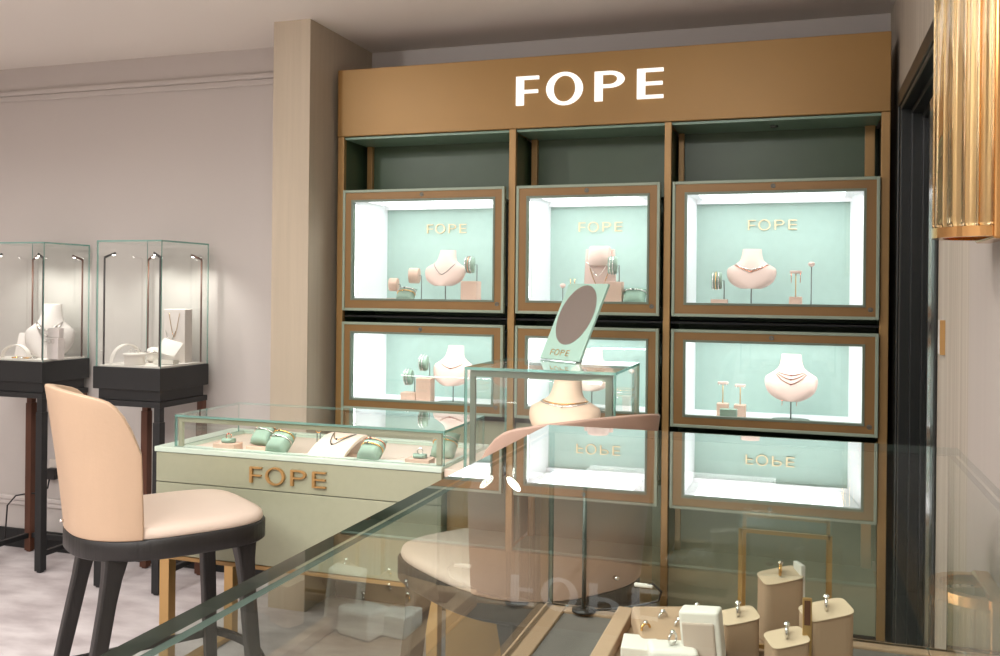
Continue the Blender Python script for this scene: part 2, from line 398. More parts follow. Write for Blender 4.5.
# ------------------------------------------------------------------ six lit wall cases
def wall_case(x0, x1, z0, z1, gx0, gx1, gz0, gz1, where):
    t = thing('wall_showcase', where, 'showcase', ((x0+x1)/2, 0, z0), 0, 'lit showcases in the wall cabinet')
    c = (x0+x1)/2; X0, X1 = x0-c, x1-c; G0, G1 = gx0-c, gx1-c; H = z1-z0; g0, g1 = gz0-z0, gz1-z0
    F = -.030
    def rect(bm, a, b, c0, c1, w, ya, yb):
        box(bm, a, a+w, ya, yb, c0, c1); box(bm, b-w, b, ya, yb, c0, c1); box(bm, a+w, b-w, ya, yb, c0, c0+w); box(bm, a+w, b-w, ya, yb, c1-w, c1)
    bm = new(); rect(bm, X0, X1, 0, H, .012, F, -.002); finish('outer_frame', bm, 'sage', t, bevel=.002)
    bm = new(); wv = (G0-X0-.012)
    box(bm, X0+.012, G0-.009, F+.004, -.004, .012, H-.012); box(bm, G1+.009, X1-.012, F+.004, -.004, .012, H-.012)
    box(bm, G0-.009, G1+.009, F+.004, -.004, .012, g0-.009); box(bm, G0-.009, G1+.009, F+.004, -.004, g1+.009, H-.012)
    finish('door_frame', bm, 'framewood', t)
    bm = new(); rect(bm, G0-.009, G1+.009, g0-.009, g1+.009, .009, F+.001, -.002); finish('inner_frame', bm, 'sagedark', t, bevel=.001)
    bm = new(); box(bm, G0, G1, -.014, -.010, g0, g1); finish('pane', bm, 'glass', t)
    # lining
    fl = g0-.02; tp = g1+.004; D = .33
    for f_, b_ in ((G0-.009, G0+.002), (G1+.009, G1-.032)):
        o_ = -.006 if b_ < 0 else .006
        bm = new(); A = [bm.verts.new((x, y, z)) for z in (fl, tp+.012) for x, y in ((f_, -.002), (b_, D), (b_+o_, D), (f_+o_, -.002))]
        for q in ((0, 1, 2, 3), (7, 6, 5, 4), (0, 4, 5, 1), (1, 5, 6, 2), (2, 6, 7, 3), (3, 7, 4, 0)): bm.faces.new([A[k] for k in q])
        finish('side_lining', bm, 'white', t)
    bm = new(); box(bm, G0-.006, G1+.006, -.002, D, fl-.008, fl); finish('base_lining', bm, 'white', t)
    bm = new(); box(bm, G0-.006, G1+.006, .0, D, tp+.006, tp+.012); box(bm, G0-.006, G1+.006, D-.03, D-.012, tp-.012, tp+.006)
    finish('top_lining', bm, 'white', t)
    bm = new(); box(bm, G0-.012, G1+.012, D, D+.008, fl-.008, tp+.012); bp = finish('back_panel', bm, 'mint', t)
    lw = .198; cx = G0+(G1-G0)*(.494 if x0 < .5 else .47 if x0 > 1.2 else .46)
    if gz0 > 1.2:
        if x0 < .5: a = .302-c
        elif x0 > 1.2: a = 1.772-c
        else: a = 1.037-c
        word(bp, 'lettergold', a, a+lw, (1.661 if 1 else 0)-z0, .041, D-.007, D+.001, .16, .09)
    # led strip along the top front edge, behind the frame, and up the two sides
    bm = new(); box(bm, G0+.035, G1-.06, .035, D-.035, tp+.002, tp+.005); finish('light_panel', bm, 'ledpanel', t)
    for s, xx in ((0, G0-.004), (1, G1+.002)):
        bm = new(); box(bm, xx, xx+.002, .006, .014, g0+.01, g1-.01); finish('led_strip', bm, 'led', t)
    # key locks
    for lx, lz in ((cx*0+ (X0+X1)/2+.0, H-.026), (X1-.030, .038)):
        bm = new(); ring(bm, (lx, F+.004, lz), .007, .0022, 'y', 20, 6); tube(bm, [(lx, F+.006, lz), (lx, F+.001, lz)], .0035, 12)
        finish('lock', bm, 'steel', t)
    return t
UZ = (1.2977, 1.8324, 1.353, 1.780); LZ = (.8609, 1.2475, .910, 1.1976)
BX = [(.0442, .8006, .0938, .7498), (.8524, 1.4520, .9048, 1.4012), (1.5008, 2.2653, 1.5569, 2.2094)]
UL = ['upper wall showcase nearest the column, pink bust and green cushion inside', 'upper middle wall showcase, narrow, flat pink necklace board inside', 'upper wall showcase nearest the door, one pink bust between thin stands']
LL = ['lower wall showcase nearest the column, bust beside two tall bangle blocks', 'lower middle wall showcase, seen behind the glass cube and tilted mirror', 'lower wall showcase nearest the door, bust with three fine necklaces inside']
for (a, b, c, d), l in zip(BX, UL): wall_case(a, b, UZ[0], UZ[1], c, d, UZ[2], UZ[3], l)
for (a, b, c, d), l in zip(BX, LL): wall_case(a, b, LZ[0], LZ[1], c, d, LZ[2], LZ[3], l)
UF, LF = 1.333, .890          # floors of the upper and lower cases

# ------------------------------------------------------------------ jewellery props
def bw(t):                     # half width of a bust, t = 0 bottom .. 1 top of neck (unit half width 1 at shoulders)
    K = [(0, .40), (.06, .66), (.16, .86), (.30, .97), (.44, 1.0), (.52, .93), (.60, .70), (.68, .50), (.78, .43), (.9, .39), (1, .375)]
    for (a, x), (b, y) in zip(K, K[1:]):
        if t <= b: return x+(y-x)*(t-a)/(b-a)
    return .355
def bust_y(t, x, w, d):        # front surface
    hw = bw(t)*w; q = max(0., 1-(x/hw)**2) if hw > 0 else 0
    lean = -.30*d+.75*d*t
    return lean-d*(.62-.22*t)*math.sqrt(q)
def bust_mesh(w, h, d, mat, name, parent, z0):
    bm = new(); n = 16; rows = []
    ts = [0, .04, .1, .18, .28, .38, .46, .52, .58, .64, .70, .78, .88, .96, 1.]
    for t in ts:
        hw = bw(t)*w; row = []
        for j in range(n+1):
            x = -hw*math.cos(PI*j/n); row.append(bm.verts.new((x, bust_y(t, x, w, d), z0+t*h)))
        for j in range(1, n):
            x = hw*math.cos(PI*j/n); q = math.sqrt(max(0, 1-(x/hw)**2))
            row.append(bm.verts.new((x, -.30*d+.75*d*t+.18*d*q*(1 if t < .6 else 1.9), z0+t*h)))
        rows.append(row)
    k = len(rows[0])
    for a, b in zip(rows, rows[1:]):
        for j in range(k): bm.faces.new((a[j], a[(j+1) % k], b[(j+1) % k], b[j]))
    bm.faces.new(rows[0][::-1]); bm.faces.new(rows[-1])
    return finish(name, bm, mat, parent, smooth=True, bevel=.003, angle=1.0)

def bust(loc, w, h, d, pole, label, mat='pinkbust', base='disc', group=None, rz=0.):
    t = thing('necklace_bust', label, 'bust', loc, rz, group)
    bust_mesh(w, h, d, mat, 'bust_form', t, pole)
    if pole > .02:
        bm = new(); tube(bm, [(0, .0, .004), (0, .0, pole+.25*h)], .0028, 8); finish('stem', bm, 'steel', t)
        bm = new(); lathe(bm, [(.0, 0), (.072, 0), (.074, .003), (.07, .006), (.0, .0065)][1:], (0, 0), 32, sy=.62); finish('base_plate', bm, 'steel', t)
    return t
def necklace(loc, w, h, d, pole, top, drop, spread, r, mat, label, gem=None, rz=0., group='necklaces on display busts', extra=None):
    """chain lying on the front of a bust of the same size; top/drop in fractions of the bust height"""
    bm = new(); pts = []
    N = 26
    for i in range(N+1):
        s = -1+2*i/N; t = top-drop*(1-abs(s)**1.5); x = s*spread*w
        x = max(-bw(t)*w*.995, min(bw(t)*w*.995, x))
        pts.append((x, bust_y(t, x, w, d)-r*1.1, pole+t*h))
    tube(bm, pts, r, 6)
    o = finish('necklace', bm, mat, None, loc=loc, rot=(0, 0, rz)); tag(o, label, 'necklace', group)
    t = top-drop; y = bust_y(t, 0, w, d)
    if gem:
        bm = new(); bmesh.ops.create_icosphere(bm, subdivisions=2, radius=gem[1]); finish('pendant', bm, gem[0], o, loc=(0, y-r*2, pole+t*h-gem[1]*.3), smooth=True)
    return o

def block(loc, w, d, h, label, mat='blush', name='display_block', rz=0., group='small display blocks'):
    bm = new(); rbox(bm, -w/2, w/2, -d/2, d/2, 0, h, .002, 2)
    return tag(finish(name, bm, mat, None, loc=loc, rot=(0, 0, rz)), label, 'display block', group)

def roll(loc, R, L, mat, label, post=None, rz=0., nb=3):
    """round bangle holder lying on its side, optionally held by an angled metal stand"""
    t = thing('bangle_holder', label, 'jewellery stand', loc, rz, 'round bangle holders')
    zc = post if post else R
    bm = new(); q = bmesh.new(); lathe(q, [(R*.93, -L/2), (R, -L/2+.004), (R, L/2-.004), (R*.93, L/2)], n=28)
    add(bm, q, 0, Matrix.Translation((0, 0, zc)) @ Matrix.Rotation(PI/2, 4, 'Y')); finish('roll', bm, mat, t)
    if post:
        bm = new(); tube(bm, [(L/2+.010, 0, .0), (L/2+.010, 0, zc), (0, 0, zc)], .0024, 8); finish('stand', bm, 'steel', t)
    return t
def bangle(c, R, r, axis, mat, label, group='bangles on display', gem=None, sy=1.):
    bm = new(); ring(bm, (0, 0, 0), R, r, axis, 36, 6, sy=sy)
    o = finish('bangle', bm, mat, None, loc=c); tag(o, label, 'bangle', group)
    if gem:
        bm = new(); bmesh.ops.create_icosphere(bm, subdivisions=1, radius=gem[1]); finish('clasp', bm, gem[0], o, loc=gem[2])
    return o

def cushion(loc, w, d, h, label, rz=0., tilt=0., mat='greenpad'):
    """square pillow: w wide, h tall, d thick, leaning back by tilt; stands on its lower edge"""
    bm = new(); q = bmesh.new(); n = 12
    front, back = [], []
    for j in range(n+1):
        for i in range(n+1):
            a, b = -1+2*i/n, -1+2*j/n
            pin = 1-.10*(1-a*a)*abs(b)**3-.0; pin2 = 1-.10*(1-b*b)*abs(a)**3
            x, z = a*w/2*pin2, b*h/2*pin
            y = d/2*((1-a**4)*(1-b**4))**.5
            front.append(q.verts.new((x, -y, z))); back.append(q.verts.new((x, y, z)))
    for j in range(n):
        for i in range(n):
            k = j*(n+1)+i
            q.faces.new((front[k], front[k+1], front[k+n+2], front[k+n+1])); q.faces.new((back[k], back[k+n+1], back[k+n+2], back[k+1]))
    bmesh.ops.remove_doubles(q, verts=q.verts[:], dist=1e-5)
    R = Matrix.Rotation(-tilt if tilt else 0, 4, 'X')
    zmin = min((R @ v.co).z for v in q.verts)
    add(bm, q, 0, Matrix.Translation((0, 0, -zmin)) @ R)
    o = tag(finish('display_cushion', bm, mat, None, loc=loc, rot=(0, 0, rz), smooth=True), label, 'cushion', 'green display cushions')
    return o
def cushion_set(loc, w, d, h, tilt, label, bands, rz=0.):
    """leaning pillow with bracelets wrapped round it; bands = [(position along the pillow -1..1, material, label)]"""
    cushion(loc, w, d, h, label, rz, tilt)
    R = Matrix.Rotation(-tilt, 3, 'X'); cz = (math.cos(tilt)*h/2+math.sin(tilt)*.02)
    for p, mm, lb in bands:
        c = R @ Vector((0, 0, p*h/2)); bm = new()
        ring(bm, (0, 0, 0), w*.485, .0026, 'z', 40, 6, sy=.5*d/(w*.485)*1.04)
        o = finish('bracelet', bm, mm, None, loc=(loc[0]+c.x*math.cos(rz)-c.y*math.sin(rz), loc[1]+c.y*math.cos(rz), loc[2]+cz+c.z), rot=(-tilt, 0, rz)); tag(o, lb, 'bracelet', 'bracelets on cushions')
        bm = new(); bmesh.ops.create_icosphere(bm, subdivisions=1, radius=.0045); finish('clasp', bm, 'gem', o, loc=(-.004, -d*.52, 0))

def finger_ring(loc, R, mat, label, rz=0., gem='silver', lay=False, r=.0016, gr=.0035, group='rings on display'):
    bm = new(); ring(bm, (0, 0, R), R, r, 'y', 24, 6)
    o = finish('ring', bm, mat, None, loc=loc, rot=(0, 0, rz)); tag(o, label, 'ring', group)
    bm = new(); lathe(bm, [(gr*.5, -gr*.6), (gr, 0), (gr*.7, gr*.5), (gr*.3, gr*.6)], n=8, smooth=False)
    finish('stone', bm, gem, o, loc=(0, 0, 2*R+gr*.5)); return o

def ring_stand(loc, h, label, mat='pinkbust'):
    t = thing('ring_stand', label, 'jewellery stand', loc, 0, 'thin ring stands')
    bm = new(); tube(bm, [(0, 0, .003), (0, 0, h)], .0022, 8); finish('stem', bm, 'steel', t)
    bm = new(); lathe(bm, [(.014, 0), (.015, .002), (.013, .004)], n=20); finish('base_plate', bm, 'steel', t)
    bm = new(); lathe(bm, [(.005, h-.004), (.012, h+.003), (.013, h+.010), (.007, h+.015)], n=16); finish('ring_cup', bm, mat, t)
    return t
def t_stand(loc, h, w, label):
    t = thing('earring_stand', label, 'jewellery stand', loc, 0, 'earring stands')
    bm = new(); tube(bm, [(0, 0, 0), (0, 0, h)], .0022, 8); finish('stem', bm, 'brass', t)
    bm = new(); rbox(bm, -w/2, w/2, -.006, .006, h-.004, h+.008, .003); finish('crossbar', bm, 'pinkbust', t)
    return t
def earrings(loc, w, drop, mat, label):
    t = thing('earring_pair', label, 'earrings', loc, 0, 'earrings on stands')
    for s in (-1, 1):
        bm = new(); ring(bm, (s*w/2, -.008, -drop/2), drop/2, .0012, 'x', 16, 5); finish('earring', bm, mat, t)
    return t

# ---- upper left case
block((.248, .115, UF), .088, .06, .020, 'low blush plinth at the column end of the upper showcase nearest the column')
roll((.228, .12, UF+.0202), .030, .040, 'blush', 'smaller blush bangle holder on low plinth nearest the column', post=.062, rz=.2)
roll((.312, .16, UF), .035, .046, 'blush', 'blush bangle holder raised on a stand behind green cushion', post=.124, rz=.2)
cushion_set((.312, .07, UF), .088, .05, .078, .75, 'green cushion with two bracelets, in front of the blush bangle holders', [(-.05, 'goldjewel', 'gold bracelet lower on the green cushion nearest the column, upper showcase'), (.35, 'silver', 'silver bracelet higher on the green cushion nearest the column, upper showcase')])
BU = (.098, .160, .075)
bust((.480, .12, UF), BU[0], BU[1], BU[2], .078, 'pale pink bust with one V necklace in the upper showcase nearest the column', group='pink busts in wall showcases')
necklace((.480, .12, UF), *BU, .078, .62, .30, .52, .0014, 'steel', 'single V shaped grey chain on the bust nearest the column, upper row')
block((.608, .10, UF), .075, .06, .100, 'tall blush block below a green bangle holder, upper showcase nearest the column')
roll((.604, .10, UF+.1002), .034, .040, 'greenpad', 'green bangle holder on tall blush block beside the bust nearest the column', post=.072, rz=.25)
for i, mm in enumerate(('silver', 'rose', 'silver')):
    bangle((.592+.010*i, .10-.003+.003*i, UF+.172), .0365, .002, 'x', mm, ['outermost silver bangle on green holder beside the pink bust, upper showcase nearest the column', 'rose gold bangle between two silver ones on the green holder, upper showcase nearest the column', 'silver bangle nearest the stand on green holder, upper showcase nearest the column'][i])
# ---- upper middle case
ring_stand((1.019, .12, UF), .078, 'thin ring stand with pink cup, beside the acrylic stand in upper middle showcase')
t = thing('earring_stand', 'clear acrylic earring stand with gold drops, upper middle showcase', 'jewellery stand', (1.066, .10, UF), 0, 'earring stands')
bm = new(); box(bm, -.019, .019, .008, .012, 0, .122); box(bm, -.019, .019, -.012, .012, 0, .004); finish('acrylic_panel', bm, 'acryl', t)
for s in (-1, 1):
    bm = new(); tube(bm, [(s*.009, .004, .112), (s*.009, .004, .06)], .0016, 6); finish('gold_drop', bm, 'goldjewel', t)
t = thing('necklace_board', 'flat pink tapering necklace board with rounded collar, upper middle showcase', 'necklace display', (1.176, .12, UF), 0)
bm = new(); prism(bm, [(-.074, 0), (.074, 0), (.062, .24), (-.062, .24)], .02, .032); finish('board', bm, 'pinkbust', t, bevel=.003)
bm = new(); lathe(bm, [(.048, .170), (.052, .20), (.045, .245), (.040, .252)], (0, .015), 28, sy=.75); finish('collar', bm, 'pinkbust', t, bevel=.003)
def flat_chain(loc, z1, z0, w, mat, label, y=0., r=.0014):
    bm = new(); N = 20
    tube(bm, [(w*(-1+2*i/N), y, z1-(z1-z0)*(1-abs(-1+2*i/N)**1.4)) for i in range(N+1)], r, 6)
    return tag(finish('necklace', bm, mat, None, loc=loc), label, 'necklace', 'necklaces on display busts')
flat_chain((1.176, .12, UF), .185, .125, .046, 'silver', 'short silver chain on the flat pink necklace board', -.026)
flat_chain((1.176, .12, UF), .19, .065, .052, 'goldjewel', 'long gold V chain on the flat pink necklace board', .016, .0018)
block((1.247, .09, UF), .074, .055, .102, 'blush block beside the flat necklace board, upper middle showcase')
roll((1.240, .09, UF+.1022), .036, .036, 'greenpad', 'green bangle holder on blush block beside the flat necklace board', post=.068, rz=.3)
for i in range(2):
    bangle((1.234+.012*i, .09, UF+.170), .0385, .002, 'x', 'silver', ['silver bangle, outer one on green holder, upper middle showcase', 'silver bangle, inner one on green holder by its stand, upper middle showcase'][i])
cushion_set((1.335, .08, UF), .10, .055, .085, .65, 'green cushion with one silver bracelet in the corner of the upper middle showcase', [(.25, 'silver', 'silver bracelet round the green cushion in the upper middle showcase')])
# ---- upper right case
block((1.676, .10, UF), .064, .055, .034, 'low blush block under the green bangle holder, upper showcase nearest the door')
roll((1.664, .10, UF+.0342), .034, .040, 'greenpad', 'green bangle holder on low blush block in the upper showcase nearest the door', post=.075, rz=.15)
for i in range(3):
    bangle((1.652+.011*i, .10, UF+.109), .0365, .002, 'x', ['silver', 'goldjewel', 'silver'][i], ['silver bangle at the outer end of green holder, upper showcase nearest the door', 'gold bangle between two silver ones, upper showcase nearest the door', 'silver bangle next to the stand, upper showcase nearest the door'][i])
bust((1.799, .12, UF), BU[0], BU[1], BU[2], .078, 'pale pink bust with two close necklaces in the upper showcase nearest the door', group='pink busts in wall showcases')
for i, (tp, dr, sp, mm) in enumerate(((.60, .12, .60, 'silver'), (.60, .17, .66, 'rose'))):
    necklace((1.799, .12, UF), *BU, .078, tp, dr, sp, .0017, mm, ['shorter silver necklace on the bust nearest the door, upper row', 'longer rose gold necklace with bead on the bust nearest the door, upper row'][i], ('rose', .004) if i else ('silver', .004))
block((1.969, .10, UF), .050, .045, .048, 'blush block carrying an earring stand, upper showcase nearest the door')
t_stand((1.969, .10, UF+.048), .095, .046, 'T shaped earring stand on blush block, upper showcase nearest the door')
earrings((1.969, .10, UF+.143), .034, .040, 'rose', 'pair of thin rose gold hoops on T stand, upper showcase nearest the door')
ring_stand((2.027, .10, UF), .170, 'tall thin ring stand with pale cup, upper showcase nearest the door')
# ---- lower left case
block((.323, .10, LF), .072, .055, .043, 'low blush block under a bangle holder, lower showcase nearest the column')
roll((.314, .10, LF+.0432), .034, .036, 'greenpad', 'lower of two bangle holders beside the bust, lower showcase nearest the column', post=.067, rz=.2)
block((.396, .10, LF), .070, .055, .109, 'tall blush block beside the bust, lower showcase nearest the column')
roll((.387, .10, LF+.1092), .034, .036, 'greenpad', 'higher of two bangle holders on tall blush block, lower showcase nearest the column', post=.067, rz=.2)
for k, (x, z) in enumerate(((.314, LF+.110), (.387, LF+.176))):
    for i in range(2):
        bangle((x-.008+.013*i, .10, z), .0365, .002, 'x', 'silver', [['silver bangle at the outer end of the lower holder, lower showcase nearest the column', 'silver bangle near the stand of the lower holder, lower showcase nearest the column'], ['silver bangle at the outer end of the higher holder, lower showcase nearest the column', 'silver bangle near the stand of the higher holder, lower showcase nearest the column']][k][i])
BL = (.096, .172, .075)
bust((.522, .12, LF), BL[0], BL[1], BL[2], .082, 'pale pink bust with one fine necklace in the lower showcase nearest the column', group='pink busts in wall showcases')
necklace((.522, .12, LF), *BL, .082, .56, .12, .55, .0015, 'finechain', 'fine rose gold necklace with tiny bead on the bust nearest the column, lower row', ('ruby', .003))
# ---- lower middle case
bust((1.146, .14, LF), BL[0], BL[1], BL[2], .085, 'pale pink bust half hidden behind the glass cube, lower middle showcase', group='pink busts in wall showcases')
necklace((1.146, .14, LF), *BL, .085, .58, .16, .55, .0015, 'finechain', 'fine necklace with dark bead on bust behind the glass cube', ('ruby', .0045))
ring_stand((1.318, .12, LF), .165, 'thin ring stand near the frame of the lower middle showcase')
block((1.310, .06, LF), .030, .03, .075, 'narrow blush block beside fanned bangles, lower middle showcase')
cushion((1.285, .13, LF), .13, .06, .055, 'green cushion at the back of the lower middle showcase', tilt=-.3)
for i in range(4):
    bangle((1.285, .12, LF+.062+.011*i), .045, .0016, 'z', 'goldjewel' if i % 2 else 'silver', ['lowest bangle of the pile on cushion, lower middle showcase', 'second bangle up of the pile on cushion, lower middle showcase', 'third bangle up of the pile on cushion, lower middle showcase', 'topmost bangle of the pile on cushion, lower middle showcase'][i])
# ---- lower right case
block((1.692, .12, LF), .046, .045, .056, 'blush block under the first earring stand, lower showcase nearest the door')
block((1.760, .12, LF), .046, .045, .054, 'blush block under the second earring stand, nearer the bust, lower showcase nearest the door')
t_stand((1.692, .12, LF+.056), .080, .042, 'T shaped earring stand farther from the bust, lower showcase nearest the door')
t_stand((1.760, .12, LF+.054), .074, .042, 'T shaped earring stand nearer the bust, lower showcase nearest the door')
earrings((1.692, .12, LF+.136), .03, .008, 'silver', 'silver stud earrings on stand farther from the bust, lower showcase nearest the door')
earrings((1.760, .12, LF+.128), .03, .008, 'silver', 'silver stud earrings on stand nearer the bust, lower showcase nearest the door')
block((1.720, .05, LF), .066, .035, .042, 'small green block in front of two blush blocks, lower showcase nearest the door', mat='greenpad')
BR = (.102, .178, .078)
bust((1.955, .12, LF), BR[0], BR[1], BR[2], .082, 'pale pink bust with three fine necklaces in the lower showcase nearest the door', group='pink busts in wall showcases')
for i, (tp, dr) in enumerate(((.62, .06), (.60, .13), (.58, .21))):
    necklace((1.955, .12, LF), *BR, .082, tp, dr, .5+.04*i, .0015, 'finechain', ['shortest of three fine necklaces on the bust nearest the door, lower row', 'middle of three fine necklaces on the bust nearest the door, lower row', 'longest of three fine necklaces on the bust nearest the door, lower row'][i], ('ruby', .003))
earrings((1.950, .075, LF+.086), .055, .022, 'rose', 'hoop earrings hanging below the bust with three necklaces')

# ================================================================== SAGE DISPLAY TABLE (logo table)
TY0, TY1, TX0, TX1, TZ = -.975, -.50, -.195, .905, .826
tab = thing('display_table', 'sage beige display table with bronze letters, bronze legs and low glass top case', 'table', (0, 0, 0))
bm = new(); box(bm, TX0+.006, TX1-.002, TY0+.004, TY1-.004, .445, .700); box(bm, TX0+.006, TX1-.002, TY0+.004, TY0+.024, .703, .806); box(bm, TX0+.006, TX0+.024, TY0+.024, TY1-.004, .703, .806)
box(bm, TX0+.006, TX1-.002, TY1-.024, TY1-.004, .703, .806); box(bm, TX1-.02, TX1-.002, TY0+.024, TY1-.024, .703, .806)
fp = finish('cabinet_body', bm, 'tablepanel', tab, bevel=.0015)
word(tab, 'letterbronze', .200, .492, .727, .054, TY0-.006, TY0+.006, .17, .10)
bm = new()
for a in ((TX0, TX1, TY0, TY0+.062), (TX0, TX1, TY1-.03, TY1), (TX0, TX0+.075, TY0+.062, TY1-.03), (TX1-.02, TX1, TY0+.062, TY1-.03)): box(bm, *a, .808, TZ)
finish('rim', bm, 'tablerim', tab, bevel=.002)
bm = new(); box(bm, TX0+.075, TX1-.021, TY0+.062, TY1-.031, .800, .812); finish('tray_liner', bm, 'peach', tab)
bm = new(); box(bm, TX0, TX1, TY0, TY1, .430, .443); finish('bronze_base_rail', bm, 'goldrail', tab, bevel=.001)
for x in (TX0+.035, TX1-.035):
    for y in (TY0+.035, TY1-.05):
        bm = new(); box(bm, x-.02, x+.02, y-.02, y+.02, 0, .43); finish('leg', bm, 'brass', tab, bevel=.002)
bm = new()
for x in (TX0+.035, TX1-.035): box(bm, x-.02, x+.02, TY0+.056, TY1-.071, 0, .022)
finish('floor_rail', bm, 'brass', tab, bevel=.002)
# glass top case
GX0, GX1, GY0, GY1, GZ = -.125, .905, -.955, -.56, .940
bm = new(); e = .007
box(bm, GX0, GX1, GY0, GY1, GZ-.008, GZ, 0, 1); finish('glass_lid', bm, ['glass', 'edge'], tab)
bm = new(); box(bm, GX0, GX1, GY0, GY0+e, TZ, GZ-.008, 0, 1); finish('glass_pane', bm, ['glass', 'edge'], tab)
bm = new(); box(bm, GX0, GX1, GY1-e, GY1, TZ, GZ-.008, 0, 1); finish('glass_pane', bm, ['glass', 'edge'], tab)
bm = new(); box(bm, GX0, GX0+e, GY0+e, GY1-e, TZ, GZ-.008, 0, 1); finish('glass_pane', bm, ['glass', 'edge'], tab)
bm = new(); box(bm, GX1-e, GX1, GY0+e, GY1-e, TZ, GZ-.008, 0, 1); finish('glass_pane', bm, ['glass', 'edge'], tab)
bm = new(); yy = GY0+e+.001
box(bm, GX0+.010, GX1-.012, yy, yy+.012, GZ-.026, GZ-.009); box(bm, GX0+.010, GX0+.027, yy, yy+.012, TZ, GZ-.026); box(bm, GX1-.030, GX1-.012, yy, yy+.012, TZ, GZ-.026)
finish('case_frame', bm, 'tablepanel', tab, bevel=.001)

# contents of the table case (liner top at .812)
TT = .812
block((.055, -.895, TT), .085, .06, .030, 'blush block with a ring, at the column end of the table case', rz=.05)
cushion((.058, -.895, TT+.030), .05, .045, .016, 'tiny green pad under a ring on the end block of the table case')
finger_ring((.058, -.895, TT+.043), .009, 'rose', 'rose gold ring on the end block of the table case', .4, 'ruby')
block((.165, -.835, TT), .11, .07, .018, 'flat blush block under the first green cushion of the table case')
cushion_set((.165, -.835, TT+.018), .080, .05, .085, .85, 'first green cushion from the column end of the table case, two bracelets', [(.0, 'silver', 'silver bracelet low on first green cushion of the table case'), (.45, 'rose', 'rose gold bracelet high on first green cushion of the table case')], -.05)
cushion_set((.262, -.885, TT), .086, .055, .095, .85, 'second green cushion from the column end of the table case', [(.05, 'silver', 'silver bracelet low on second green cushion of the table case'), (.5, 'goldjewel', 'gold bracelet high on second green cushion of the table case')], -.12)
block((.365, -.80, TT), .03, .03, .022, 'small tan block with a ring post in the middle of the table case', mat='traytan')
t = thing('ring_post', 'slim post with a gold hoop on small tan block in the table case', 'jewellery stand', (.365, -.80, TT+.022))
bm = new(); tube(bm, [(-.006, 0, 0), (-.006, 0, .075)], .0018, 6); tube(bm, [(.006, 0, 0), (.006, 0, .075)], .0018, 6); finish('stem', bm, 'steel', t)
bm = new(); ring(bm, (0, -.003, .06), .012, .0016, 'y', 16, 5); finish('hoop', bm, 'goldjewel', t)
# curved necklace ramp
t = thing('necklace_ramp', 'cream curved necklace ramp between the green cushions of the table case', 'necklace display', (.462, -.845, TT), -.10)
def ramp_z(y):
    q = (y+.085)/.165; return .004+.064*math.sin(PI/2*min(1, max(0, q)))**.9
bm = new(); N = 14; prof = [(-.085+.165*i/N, ramp_z(-.085+.165*i/N)) for i in range(N+1)]
outer = [bm.verts.new((x0, y, z)) for y, z in prof for x0 in (-.072, .072)]
inner = [bm.verts.new((x0, y+.004, max(0, z-.010))) for y, z in prof for x0 in (-.072, .072)]
for i in range(N):
    bm.faces.new((outer[2*i], outer[2*i+1], outer[2*i+3], outer[2*i+2])); bm.faces.new((inner[2*i], inner[2*i+2], inner[2*i+3], inner[2*i+1]))
    for k in (0, 1): bm.faces.new((outer[2*i+k], outer[2*i+2+k], inner[2*i+2+k], inner[2*i+k]))
bm.faces.new((outer[0], outer[1], inner[1], inner[0])); bm.faces.new((outer[-2], outer[-1], inner[-1], inner[-2]))
finish('curved_panel', bm, 'peach', t)
bm = new(); box(bm, -.072, .072, .070, .079, 0, .058); finish('back_leg', bm, 'peach', t)
for k, dr in enumerate((.055, .085)):
    bm = new(); pts = []
    for i in range(25):
        q = -1+i/12; y = .060-dr*(1-abs(q)**1.6); pts.append((-.005+q*.045, y, ramp_z(y)+.003))
    tube(bm, pts, .0016, 6); o = finish('necklace', bm, ['goldjewel', 'steel'][k], None, loc=(.462, -.845, TT), rot=(0, 0, -.10)); tag(o, ['shorter gold necklace on the cream ramp of the table case', 'longer dark necklace with bead on the cream ramp of the table case'][k], 'necklace', 'necklaces on display busts')
    bm = new(); bmesh.ops.create_icosphere(bm, subdivisions=1, radius=.0042); y = .060-dr; finish('bead', bm, 'gem', o, loc=(-.005, y, ramp_z(y)+.004))
cushion_set((.622, -.90, TT), .084, .055, .090, .85, 'third green cushion from the column end, just past the cream ramp', [(.05, 'goldjewel', 'gold bracelet low on third green cushion, past the cream ramp'), (.5, 'rose', 'rose gold bracelet high on third green cushion, past the cream ramp')], -.10)
block((.800, -.905, TT), .085, .055, .026, 'blush block with a ring at the cube end of the table case')
cushion((.800, -.905, TT+.026), .05, .04, .014, 'tiny green pad under a ring at the cube end of the table case')
finger_ring((.800, -.905, TT+.039), .009, 'silver', 'silver ring at the cube end of the table case', .3)
cushion_set((.825, -.74, TT), .090, .06, .100, .75, 'fourth green cushion, at the cube end of the table case', [(-.05, 'goldjewel', 'gold bracelet on fourth green cushion, at the cube end of the table case'), (.2, 'silver', 'silver bracelet on fourth green cushion, at the cube end of the table case')])

